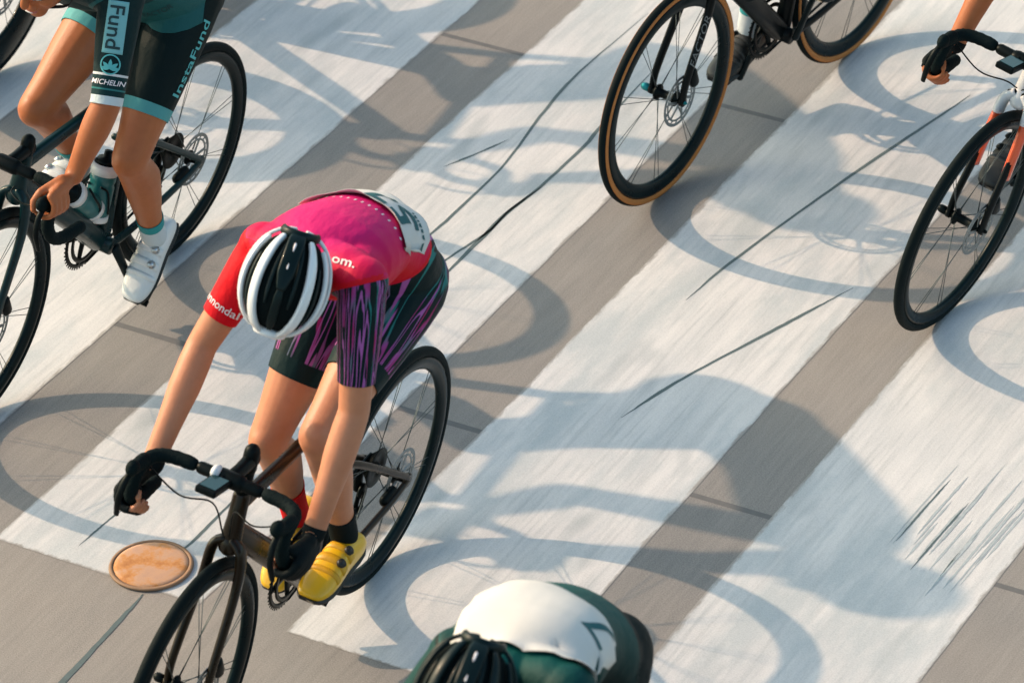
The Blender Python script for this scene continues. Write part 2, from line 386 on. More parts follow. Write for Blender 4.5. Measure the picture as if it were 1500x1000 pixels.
# ------------------------------------------------------------------ ground
rng = random.Random(5)
road = G().add([(-70, -60, 0), (60, -60, 0), (60, 80, 0), (-70, 80, 0)], [(0, 1, 2, 3)]).build('road', M['road'], None, False)
tag(road, 'worn grey concrete road with a painted pedestrian crossing', 'road', kind='structure')
YEND, YFAR = 7.544, 12.4
def strip(x0, x1, y0, y1, z, wob, step=0.06):
    n = max(2, int((y1 - y0) / step)); v = []; f = []
    a = b = 0
    for i in range(n + 1):
        y = y0 + (y1 - y0) * i / n
        a = 0.7 * a + rng.gauss(0, wob); b = 0.7 * b + rng.gauss(0, wob)
        yy = y + (0 if 0 < i < n else rng.gauss(0, wob))
        v += [(x0 + a, yy, z), (x1 + b, yy + (rng.gauss(0, wob) if i in (0, n) else 0), z)]
        if i: f.append((2 * i - 2, 2 * i - 1, 2 * i + 1, 2 * i))
    return v, f
def stripe(x0, x1, y0, y1, z):
    ys_ = [y0, y0 + .03] + list(np.arange(y0 + .1, y1 - .05, .08)) + [y1 - .03, y1]; v = []; f = []; e = []
    a = b = 0
    for i, y in enumerate(ys_):
        a = .75 * a + rng.gauss(0, .0012); b = .75 * b + rng.gauss(0, .0012); yj = rng.gauss(0, .003) if i in (0, len(ys_) - 1) else 0
        for j, x in enumerate((x0 + a, x0 + .03, x1 - .03, x1 + b)):
            v.append((x, y + yj, z)); e.append(0.0 if j in (0, 3) or i in (0, len(ys_) - 1) else 1.0)
            if i and j: k = (i - 1) * 4 + j - 1; f.append((k, k + 1, k + 5, k + 4))
    o = G().add(v, f).build('stripe', M['paint'], road, False)
    at = o.data.attributes.new('edge', 'FLOAT', 'POINT'); at.data.foreach_set('value', e); return o
for x0 in (-9.65, -8.75, -7.86, -6.938, -6.018, -5.128, -4.26, -3.38, -2.5, -1.62):
    stripe(x0, x0 + .633, YEND, YFAR, 0.0009)
for yj in (4.9, 6.72, 8.533, 10.351, 12.17, 13.98):
    v, f = strip(0, 0.022, -13, 4, 0.0004, 0.001, 0.25)          # laid along x
    G().add([(p[1], yj + p[0], p[2]) for p in v], [q[::-1] for q in f]).build('joint', M['joint'], road, False)
def ribbon(name, pts, w, z, m, jit=0.0005):
    P = smooth_path([(x, y, z) for x, y in pts], 40); n = len(P); v = []; f = []
    T = np.gradient(P, axis=0); T /= np.linalg.norm(T, axis=1)[:, None]
    for i, p in enumerate(P):
        e = min(1, 4 * i / n + 0.15, 4 * (n - 1 - i) / n + 0.15); nn = V(-T[i][1], T[i][0], 0)
        ww = w * e * (0.95 + .16 * math.sin(i * .35 + pts[0][0] * 9)); q = p + nn * rng.gauss(0, jit)
        v += [q - nn * ww / 2, q + nn * ww / 2]
        if i: f.append((2 * i - 2, 2 * i, 2 * i + 1, 2 * i - 1)[::-1])
    return G().add(v, f).build(name, m, road, False)
for pts, w in (([(-4.55, 9.632), (-4.637, 9.38), (-4.765, 9.012), (-4.825, 8.771)], .011),
               ([(-4.70, 10.75), (-4.724, 10.623), (-4.776, 10.377), (-4.846, 10.021), (-4.916, 9.594), (-4.938, 9.365)], .011),
               ([(-5.62, 10.5), (-5.604, 10.117), (-5.592, 9.968), (-5.597, 9.707), (-5.612, 9.531), (-5.609, 9.367), (-5.606, 9.187), (-5.60, 8.95)], .013),
               ([(-5.589, 9.733), (-5.612, 9.552), (-5.61, 9.429), (-5.642, 9.249), (-5.66, 9.05)], .009),
               ([(-5.796, 10.761), (-5.813, 10.352), (-5.797, 10.109), (-5.752, 9.78), (-5.747, 9.569), (-5.75, 9.358), (-5.77, 9.2)], .010),
               ([(-5.81, 9.903), (-5.853, 9.794), (-5.904, 9.682)], .008),
               ([(-5.537, 7.517), (-5.526, 7.344), (-5.515, 7.113), (-5.50, 6.6), (-5.46, 5.8)], .016),
               ([(-5.551, 8.05), (-5.551, 7.947), (-5.548, 7.761), (-5.563, 7.70)], .009),
               ([(-5.79, 7.80), (-5.797, 7.736), (-5.802, 7.614)], .006)):
    ribbon('crack', pts, w, 0.0014, M['crack'])
for i in range(26):
    x = -3.95 + rng.uniform(0, .26); y = 8.40 + rng.uniform(-.03, .24) + (x + 3.95) * .15; L_ = rng.uniform(.14, .42)
    ribbon('tyre_mark', [(x, y), (x + .012 * L_, y + L_ * .5), (x + .03 * L_, y + L_)], rng.uniform(.002, .0075), 0.0013 + 0.00002 * i, M['crack' if i % 9 == 4 else 'skid'], .0003)
cov = link('utility_cover', None); cov.location = (-5.583, 7.625, 0.0)
tag(cov, 'small round rusty orange utility cover set in the road', 'utility cover')
v = [(0, 0, .0125)]; f = []
for i, (r, z) in enumerate(((.03, .0125), (.06, .0122), (.085, .0115), (.096, .0095), (.098, .006))):
    for k in range(40): v.append((r * math.cos(k * math.pi / 20), r * math.sin(k * math.pi / 20), z))
    for k in range(40):
        l = (k + 1) % 40
        f.append((0, 1 + k, 1 + l) if i == 0 else (1 + (i - 1) * 40 + k, 1 + i * 40 + k, 1 + i * 40 + l, 1 + (i - 1) * 40 + l))
G().add(v, f).build('lid', M['rust'], cov)
v, f = lathe([(0.099, 0.0045), (0.110, 0.0045), (0.108, 0.009), (0.099, 0.0095)], seg=40); G().add([(p[0], p[2], p[1]) for p in v], f).build('rim_ring', M['rustdark'], cov)

# ------------------------------------------------------------------ bicycles
RW, WB = 0.336, 0.985
BB = V(0.405, 0, 0.27)
def frame_matrix(o, f, s, u):
    return Matrix(((f[0], s[0], u[0], o[0]), (f[1], s[1], u[1], o[1]), (f[2], s[2], u[2], o[2]), (0, 0, 0, 1)))
def bike_axes(x, y, psi, phi):
    f = V(-math.sin(psi), -math.cos(psi), 0); l = V(math.cos(psi), -math.sin(psi), 0)
    u = math.cos(phi) * Z + math.sin(phi) * l
    return V(x, y, 0.0012), f, np.cross(u, f), u

WHEELS = {}
def wheel_meshes(tan, depth):
    key = (tan, depth)
    if key in WHEELS: return WHEELS[key]
    tr, rc = 0.0142, 0.3218
    prof = [(rc + tr * math.cos(a), tr * math.sin(a)) for a in np.linspace(0, 2 * np.pi, 14, endpoint=False)]
    d = {'tyre': G().add(*lathe(prof, seg=96)).mesh('tyre', M['tyre'])}
    if tan:
        g = G()
        for s in (1, -1):
            p = [(rc + (tr + .0006) * math.cos(a), s * (tr + .0006) * math.sin(a)) for a in np.radians([62, 80, 100, 122, 140, 152])]
            q = [(rc + (tr - .004) * math.cos(a), s * (tr - .004) * math.sin(a)) for a in np.radians([152, 62])]
            g.add(*lathe(p + q, seg=96))
        d['sidewall'] = g.mesh('sidewall', M['tan'])
    ro, ri = 0.3115, 0.3115 - depth
    rim = [(ro, .0115), (ro - .006, .0135), (ro - depth * .45, .0145), (ri + .006, .0095), (ri, .004), (ri, -.004), (ri + .006, -.0095), (ro - depth * .45, -.0145), (ro - .006, -.0135), (ro, -.0115), (ro - .004, 0)]
    d['rim'] = G().add(*lathe(rim, seg=96)).mesh('rim', M['rim'])
    d['hub'] = G().add(*lathe([(.006, -.055), (.011, -.055), (.012, -.036), (.024, -.034), (.024, -.028), (.013, -.022), (.012, .02), (.022, .026), (.022, .032), (.012, .036), (.010, .055), (.006, .055)], seg=24)).mesh('hub', M['dark'])
    g = G(); g.add(*lathe([(.080, .042), (.080, .0438), (.0705, .0438), (.0705, .042)], seg=48)); g.add(*lathe([(.064, .042), (.064, .0438), (.058, .0438), (.058, .042)], seg=48))
    for k in range(16):
        a = 2 * math.pi * k / 16 ; ra = V(math.cos(a), 0, math.sin(a)); ta = V(-math.sin(a), 0, math.cos(a))
        g.add(*box(ra * .067 + Y * .0429, (unit(ra + .6 * ta), unit(ta - .6 * ra), Y), (.005, .0022, .0008)))
    for k in range(6):
        a = 2 * math.pi * k / 6; ra = V(math.cos(a), 0, math.sin(a)); ta = V(-math.sin(a), 0, math.cos(a))
        g.add(*box(ra * .038 + Y * .0429 + ta * .006, (unit(ra + .35 * ta), unit(ta - .35 * ra), Y), (.024, .0045, .001)))
    d['rotor'] = g.mesh('disc_rotor', M['rotor'], False)
    d['spokes'] = []
    for k in (0, 1):
        sgn = 1 if k == 0 else -1
        p0 = V(0.0, .029 * sgn, .022); p1 = V(.055, .003 * sgn, ri + .002)
        d['spokes'].append(G().add(*tube([p0, p1], [.0011, .0011], 5, cap='flat')).mesh('spoke', M['spoke']))
        p0 = V(0.0, .029 * sgn, .022); p1 = V(-.055, .003 * sgn, ri + .002)
        d['spokes'].append(G().add(*tube([p0, p1], [.0011, .0011], 5, cap='flat')).mesh('spoke', M['spoke']))
    WHEELS[key] = d; return d

def make_wheel(parent, cx, spin, tan, depth, rear, steer=0.0, nsp=20):
    d = wheel_meshes(tan, depth)
    w = link('wheel', d['rim'], parent)
    w.matrix_local = Matrix.Translation((cx, 0, RW)) @ Matrix.Rotation(steer, 4, 'Z') @ Matrix.Rotation(spin, 4, 'Y')
    for n in ('tyre', 'sidewall', 'hub'):
        if n in d: link(n, d[n], w)
    link('disc_rotor', d['rotor'], w)
    for k in range(nsp):
        s = link('spoke', d['spokes'][k % 4], w); s.rotation_euler = (0, 2 * math.pi * k / nsp, 0)
    if rear:
        g = G()
        for i, r in enumerate((.024, .028, .032, .036, .040, .045, .050, .055)):
            y = -.058 + .0042 * i + .004
            n = 3 * int(r * 330)
            prof = [((r if k % 2 else r - .004), y) for k in range(2)]
            g.add(*lathe([(r - .0015, y), (r, y + .0008), (r, y + .0016), (r - .0015, y + .0024), (.014, y + .0024), (.014, y)], seg=36))
        g.build('cassette', M['dark'], w)
    return w

def make_bike(name, P):
    """P: dict x, y, psi, phi, frame/fork materials, bars (xb, zb, hw), crank angle of the left pedal, tan, depth"""
    o, f, s, u = bike_axes(P['x'], P['y'], P['psi'], P['phi'])
    root = link('racing_bicycle', None); root.matrix_world = frame_matrix(o, f, s, u)
    tag(root, P['label'], 'bicycle', 'racing bicycles on the crossing')
    FM, KM = M[P['frame']], M[P.get('fork', P['frame'])]
    a = unit(V(-.309, 0, .951)); base = V(WB - .045 * .951, 0, RW - .045 * .309)
    crown = base + a * .372; htb = crown + a * .012; htt = crown + a * P.get('ht', .125); xb, zb, hw = P['bars']
    cap = htt + a * max(.03, (zb - htt[2]) / .951 + .004)
    # frame
    g = G()
    g.add(*tube([htb, (htb + htt) / 2, htt], [(.026, .024), (.022, .021), (.021, .02)], 16, Y))
    dts, dte = htb + a * .022, BB + V(.012, 0, .015)
    g.add(*tube([dts, dts * .6 + dte * .4, dte], [(.020, .029), (.021, .033), (.028, .033)], 18, Y, power=.8))
    stt = V(.262, 0, .745); tts = htt - a * .022
    g.add(*tube([tts, tts * .5 + stt * .5 + V(0, 0, -.004), stt], [(.017, .021), (.015, .018), (.014, .016)], 16, Y, power=.85))
    sb = BB + V(-.012, 0, .02)
    g.add(*tube([sb, sb * .5 + stt * .5, stt + unit(stt - sb) * .02], [(.026, .026), (.015, .022), (.0145, .019)], 16, Y))
    g.add(*tube([BB - Y * .043, BB + Y * .043], [.024, .024], 20, cap='flat'))
    for sg in (1, -1):
        ssj = V(.318, sg * .012, .575)
        g.add(*tube(smooth_path([ssj, V(.22, sg * .036, .52), V(.02, sg * .062, .362), V(-.004, sg * .064, .338)], 14), [(.008, .011)] * 13 if False else [(.0078, .010)] * len(smooth_path([ssj, V(.22, sg * .036, .52), V(.02, sg * .062, .362), V(-.004, sg * .064, .338)], 14)), 10, Y))
        cp = smooth_path([BB + V(-.01, sg * .034, -.002), V(.30, sg * .045, .278), V(.1, sg * .062, .315), V(-.004, sg * .064, .334)], 14)
        g.add(*tube(cp, [(.0095 - .002 * i / len(cp), .016 - .006 * i / len(cp)) for i in range(len(cp))], 10, Y))
        g.add(*disc(V(0, sg * .064, .337), Y, .019, .010, 18))
    g.add(*tube([V(.325, -.018, .57), V(.325, .018, .57)], [.010, .010], 10))
    fr = g.build('frame', FM, root)
    # fork
    g = G()
    for sg in (1, -1):
        fp = smooth_path([crown + V(.0, sg * .012, .012), crown + V(.012, sg * .038, -.012), crown + V(.04, sg * .046, -.10), V(WB - .02, sg * .052, RW + .07), V(WB, sg * .053, RW)], 20)
        n = len(fp); g.add(*tube(fp, [(.0135 - .0055 * i / n, .024 - .011 * i / n) for i in range(n)], 12, Y))
        g.add(*disc(V(WB, sg * .053, RW), Y, .014, .012, 16))
    g.add(*tube([crown - a * .004, crown + a * .012], [(.028, .027), (.026, .025)], 16, Y))
    fk = g.build('fork', KM, root)
    if P.get('crown'):
        g = G(); g.add(*tube([crown - a * .006, crown + a * .013], [(.030, .029), (.0275, .0265)], 16, Y))
        for sg in (1, -1):
            fp = smooth_path([crown + V(.0, sg * .012, .012), crown + V(.012, sg * .038, -.012), crown + V(.024, sg * .0435, -.055)], 10); g.add(*tube(fp, [(.0148, .0255)] * len(fp), 12, Y, cap='flat'))
        g.build('fork_crown', M[P['crown']], fk)
    if P.get('fork_tip'):
        for sg in (1, -1):
            fp = smooth_path([crown + V(.022, sg * .044, -.05), crown + V(.06, sg * .0475, -.14), crown + V(.085, sg * .049, -.205)], 10)
            G().add(*tube(fp, [(.0128, .0225)] * len(fp), 12, Y, cap='flat')).build('fork_band', M[P['fork_tip']], fk)
    G().add(*tube([V(WB, -.078, RW), V(WB, -.062, RW), V(WB, -.060, RW), V(WB, .064, RW)], [.012, .012, .0055, .0055], 12)).build('thru_axle', M[P.get('axle', 'dark')], root)
    # cockpit
    clamp = V(xb, 0, zb)
    g = G(); g.add(*tube([htt, cap], [.0185, .0165], 16, cap='flat')); g.build('headset_spacer', M['dark'], root)
    stm = cap - a * .012
    g = G(); g.add(*tube([stm - unit(clamp - stm) * .012, stm * .5 + clamp * .5, clamp], [(.019, .022), (.017, .017), (.019, .017)], 14, Y)); g.add(*tube([clamp - Y * .024, clamp + Y * .024], [.021, .021], 16)); g.add(*tube([stm - a * .02, stm + a * .024], [.0195, .0195], 16))
    st = g.build('stem', M['dark'], root)
    G().add(*disc(stm + a * .0265, a, .0165, .004, 18)).build('top_cap', M['dark'], st)
    if P.get('computer'):
        cpos = clamp + V(.058, -.012, .014); up = unit(V(-.25, 0, 1))
        cb = bevel(G().add(*box(cpos, (unit(V(1, 0, .25)), Y, up), (.044, .027, .009))).build('bike_computer', M['dark'], root, False), .005, 3)
        G().add(*box(cpos + up * .0095, (unit(V(1, 0, .25)), Y, up), (.034, .021, .001))).build('screen', M['screen'], cb, False)
        G().add(*tube([clamp + V(.01, -.012, .01), cpos - V(.02, 0, .008)], [.008, .006], 8)).build('computer_mount', M['dark'], root)
        if P.get('light'): G().add(*ellipsoid(clamp + V(.006, -.034, .012), XYZ, (.020, .013, .017))).build('bar_light', M['frame_white'], root)
    bp = lambda sg: smooth_path([clamp, clamp + V(0, sg * .06, 0), clamp + V(.004, sg * (hw - .055), .002), clamp + V(.024, sg * (hw - .012), .003), clamp + V(.062, sg * hw, .002), clamp + V(.094, sg * (hw + .002), -.018), clamp + V(.104, sg * (hw + .005), -.055), clamp + V(.086, sg * (hw + .009), -.096), clamp + V(.045, sg * (hw + .013), -.118), clamp + V(-.03, sg * (hw + .017), -.127)], 60)
    g = G(); g.add(*tube([clamp - Y * .075, clamp + Y * .075], [.0155, .0155], 14))
    hb = g.build('handlebar', M['dark'], root)
    for sg in (1, -1):
        p = bp(sg); i0 = 9
        g = G(); q = p[i0:]; g.add(*tube(q, [.0165 + (.0012 if i % 2 else 0) for i in range(len(q))], 12))
        g.build('bar_tape', M['tape'], hb)
        h0 = clamp + V(.060, sg * hw, .008); kn = clamp + V(.125, sg * (hw - .004), .030)
        g = G(); g.add(*tube(smooth_path([h0 - V(.012, 0, .004), h0 + V(.02, 0, .004), h0 + V(.045, -sg * .001, .009), kn], 12), [(.014, .012), (.0165, .019), (.0165, .021), (.0165, .021), (.0165, .021), (.016, .020), (.0155, .019), (.015, .018), (.0145, .018), (.0145, .019), (.015, .020), (.0155, .021), (.0150, .020)][:len(smooth_path([h0, h0, h0, kn], 12))], 14, Y))
        hd = g.build('hood', M['tape'], root)
        lv = smooth_path([kn + V(-.004, sg * .004, -.016), kn + V(.022, sg * .006, -.035), kn + V(.036, sg * .010, -.075), kn + V(.030, sg * .016, -.125)], 12)
        G().add(*tube(lv, [(.0085, .0055)] * (len(lv) - 3) + [(.008, .005), (.0075, .0045), (.007, .004)], 10, Y)).build('brake_lever', M['dark'], root)
        bh = smooth_path([h0 + V(-.01, 0, -.016), clamp + V(.055, sg * .10, -.055), clamp + V(.02, sg * .03, -.07), htb + V(.028, sg * .008, .03)], 18)
        if sg > 0 or P.get('computer'): G().add(*tube(bh, .0022, 6)).build('brake_hose', M['dark'], root)
    # saddle and post
    sad = V(.17, 0, P.get('sad', .965))
    G().add(*tube([stt - unit(stt - sb) * .01, sad + V(.0, 0, -.03)], [(.0125, .0165), (.0120, .015)], 14, Y)).build('seatpost', M['carbon'], root)
    sec = [(-.12, .062, .010), (-.10, .070, .014), (-.05, .064, .016), (0, .045, .016), (.06, .026, .015), (.11, .020, .014), (.135, .013, .010)]
    G().add(*tube([sad + V(x, 0, .006 if x < -.08 else (.0 if x < .05 else -.004)) for x, w, h in sec], [(w, h) for x, w, h in sec], 18, Y, power=.8)).build('saddle', M['tape'], root)
    g = G()
    for sg in (1, -1): g.add(*tube(smooth_path([sad + V(-.09, sg * .03, -.012), sad + V(-.04, sg * .022, -.032), sad + V(.04, sg * .02, -.032), sad + V(.10, sg * .008, -.012)], 12), .0035, 6))
    g.build('saddle_rail', M['dark'], root)
    # drivetrain
    th = P['crank']; cd = V(math.cos(th), 0, math.sin(th)); CL = .1715
    g = G(); rc = .098
    prof = [(rc, -.0455), (rc, -.0425), (rc - .012, -.0425), (rc - .012, -.0455)]
    g.add(*lathe(prof, BB, 60)); g.add(*lathe([(rc - .019, -.039), (rc - .019, -.0365), (rc - .032, -.0365), (rc - .032, -.039)], BB, 54))
    for k in range(46):
        t = 2 * math.pi * k / 46; ra = V(math.cos(t), 0, math.sin(t)); ta = V(-math.sin(t), 0, math.cos(t))
        g.add(*box(BB + ra * (rc + .0025) - Y * .044, (ra, ta, Y), (.0035, .0022, .001)))
    for k in range(4):
        t = th + math.pi / 4 + k * math.pi / 2; ra = V(math.cos(t), 0, math.sin(t))
        g.add(*tube([BB - Y * .048, BB - Y * .046 + ra * .05, BB - Y * .044 + ra * .088], [(.014, .005), (.011, .005), (.009, .004)], 10, np.cross(ra, Y)))
    g.add(*disc(BB - Y * .046, Y, .026, .012, 20))
    g.build('chainring', M['dark'], root)
    pedals = {}
    for sg in (1, -1):
        d = cd * sg; e = BB + d * CL + Y * sg * .072
        b0 = BB + Y * sg * .056
        G().add(*tube([b0, b0 * .5 + e * .5 - Y * sg * .001, e], [(.017, .008), (.014, .0075), (.0145, .008)], 14, np.cross(d, Y))).build('crank_arm', M['carbon'], root)
        pc = e + Y * sg * .042
        g = G(); g.add(*tube([e, pc + Y * sg * .02], [.0075, .006], 10)); pv = P['foot'][0 if sg > 0 else 1]
        fd = V(math.cos(pv), 0, math.sin(pv)); fu = V(-math.sin(pv), 0, math.cos(pv))
        g.add(*box(pc, (fd, Y, fu), (.034, .026, .0065))); g.add(*box(pc + fd * .034, (fd, Y, fu), (.009, .030, .005)))
        bevel(g.build('pedal', M['dark'], root, False), .002)
        pedals[sg] = pc + fu * .010
    ch = G(); cas = V(0, -.044, RW); br = .036; n = 60
    up_ = smooth_path([BB + V(-.01, -.044, rc), cas + V(.0, 0, br)], 30); lo_ = smooth_path([BB + V(-.01, -.044, -rc), V(.075, -.044, .215), V(.045, -.044, .200), V(.02, -.044, .215)], 24)
    ch.add(*tube(up_, [(.0045, .0035 + (.0008 if i % 2 else 0)) for i in range(len(up_))], 6, Y)); ch.add(*tube(lo_, [(.0045, .0035 + (.0008 if i % 2 else 0)) for i in range(len(lo_))], 6, Y))
    ch.build('chain', M['dark'], root)
    g = G()
    g.add(*tube([V(.0, -.068, .322), V(.012, -.066, .285), V(.020, -.062, .265)], [(.010, .012), (.012, .016), (.011, .014)], 10, Y)); g.add(*disc(V(.018, -.048, .262), Y, .021, .008, 18)); g.add(*disc(V(.045, -.046, .205), Y, .021, .008, 18))
    g.add(*tube([V(.018, -.054, .262), V(.045, -.052, .205)], [(.005, .013), (.005, .012)], 8, Y)); g.add(*tube([V(.018, -.040, .262), V(.045, -.040, .205)], [(.002, .012), (.002, .011)], 8, Y))
    g.build('rear_derailleur', M['dark'], root)
    g = G(); g.add(*tube([V(WB - .045, .050, RW + .075), V(WB - .062, .048, RW + .035)], [(.014, .019), (.014, .018)], 10, Y)); g.build('front_brake_caliper', M['dark'], root)
    g = G(); g.add(*tube([V(.055, .052, RW - .004), V(.095, .050, RW - .010)], [(.013, .017), (.013, .017)], 10, Y)); g.build('rear_brake_caliper', M['dark'], root)
    for n_, pos in (('seat_tube', .5), ('down_tube', .52)):
        A, Bq = (sb, stt) if n_ == 'seat_tube' else (dte, dts)
        if not P.get('bottles'): continue
        ax = unit(Bq - A); nrm = unit(np.cross(Y, ax)) * (1 if n_ == 'down_tube' else -1)
        nrm = nrm if (n_ == 'down_tube' and nrm[0] < 0) or (n_ == 'seat_tube' and nrm[0] > 0) else -nrm
        c0 = A + ax * (.125 if n_ == 'seat_tube' else .175) + nrm * .062
        g = G()
        for sg in (1, -1): g.add(*tube(smooth_path([c0 - nrm * .038 - ax * .03, c0 + Y * sg * .038 - ax * .035, c0 + Y * sg * .036 + ax * .03 + nrm * .02, c0 + Y * sg * .02 + ax * .045 + nrm * .034], 14), .0032, 7))
        g.add(*tube([c0 - nrm * .036 - ax * .04, c0 - nrm * .036 + ax * .06], [(.012, .003)] * 2, 8, Y))
        g.build('bottle_cage', M['carbon'], root)
        bt = link('water_bottle', None); bt.matrix_world = frame_matrix(o, f, s, u)
        tag(bt, 'teal drinking bottle with white collar on the %s of the teal bicycle' % n_.replace('_', ' '), 'bottle', 'bottles in the cages of the teal bicycle')
        H = [(-.062, .030), (-.058, .036), (.035, .0365), (.045, .033), (.055, .0365), (.082, .0365)]
        G().add(*tube([c0 + ax * h for h, r in H], [r for h, r in H], 22, Y, cap='flat')).build('bottle_body', M['bottle_teal'], bt)
        G().add(*tube([c0 + ax * .074, c0 + ax * .105], [.0385, .0385], 22, Y, cap='flat')).build('collar', M['bottle_white'], bt)
        G().add(*tube([c0 - ax * .064, c0 - ax * .046], [.0375, .0375], 22, Y, cap='flat')).build('bottom_band', M['bottle_white'], bt)
        G().add(*tube([c0 + ax * .105, c0 + ax * .118, c0 + ax * .122, c0 + ax * .140], [.034, .026, .012, .011], 18, Y, cap='flat')).build('cap', M['dark'], bt)
    make_wheel(root, 0, P.get('spin', .3), P.get('tan', False), P.get('depth', .038), True)
    make_wheel(root, WB, P.get('spin', .3) + .7, P.get('tan', False), P.get('depth', .038), False, P.get('steer', 0))
    return dict(root=root, M=root.matrix_world.copy(), pedals=pedals, clamp=clamp, hw=hw, P=P, frame=fr, fork=fk)

# ------------------------------------------------------------------ people
def rot(v, ax, a):
    ax = unit(ax); return v * math.cos(a) + np.cross(ax, v) * math.sin(a) + ax * (ax @ v) * (1 - math.cos(a))

def ik(h, a, l1, l2, bend):
    d = a - h; L = min(np.linalg.norm(d), (l1 + l2) * .999); d = unit(d)
    x = (l1 * l1 - l2 * l2 + L * L) / (2 * L); hgt = math.sqrt(max(0, l1 * l1 - x * x))
    n = unit(bend - d * (bend @ d)); return h + d * x + n * hgt

def loft_foot(A, Bq, sg):
    """foot frame from ankle and ball of the foot"""
    d = Bq - A; d[1] = 0; ang = math.atan2(d[2], d[0]) - math.atan2(-.082, .115)
    return ang, V(math.cos(ang), 0, math.sin(ang)), V(-math.sin(ang), 0, math.cos(ang))

def person_mesh(prims, voxel, mats):
    g = G()
    for p in prims: g.add(p['v'], p['f'])
    o = link('tmp', g.mesh('tmp', None)); m = o.modifiers.new('r', 'REMESH'); m.mode = 'VOXEL'; m.voxel_size = voxel
    sm = o.modifiers.new('s', 'SMOOTH'); sm.factor = .5; sm.iterations = 5
    dg = bpy.context.evaluated_depsgraph_get(); me = bpy.data.meshes.new_from_object(o.evaluated_get(dg))
    bpy.data.objects.remove(o); return me

def classify(co, prims):
    C, R, K, T, F = [], [], [], [], []
    for p in prims:
        P = np.array(p['path']); r = p['rad']
        for i in range(len(P)):
            C.append(P[i]); R.append(r[i]); K.append(p['reg']); T.append(p['t'][i]); F.append(p['id'])
    C = np.array(C); R = np.array(R); K = np.array(K); T = np.array(T); F = np.array(F)
    reg = np.zeros(len(co), int); tt = np.zeros(len(co)); idx = np.zeros(len(co), int)
    co = co.astype(np.float32); C32 = C.astype(np.float32); cc = (C32 ** 2).sum(1)
    for s in range(0, len(co), 8000):
        x = co[s:s + 8000]; d = np.sqrt(np.maximum((x ** 2).sum(1)[:, None] + cc[None] - 2 * x @ C32.T, 0)) - R[None]
        j = d.argmin(1); reg[s:s + 8000] = K[j]; tt[s:s + 8000] = T[j]; idx[s:s + 8000] = j
    return reg, tt, C[idx]

TORSO, UARM, FARM, THIGH, SHIN, HEAD, HAND, FOOT = range(8)

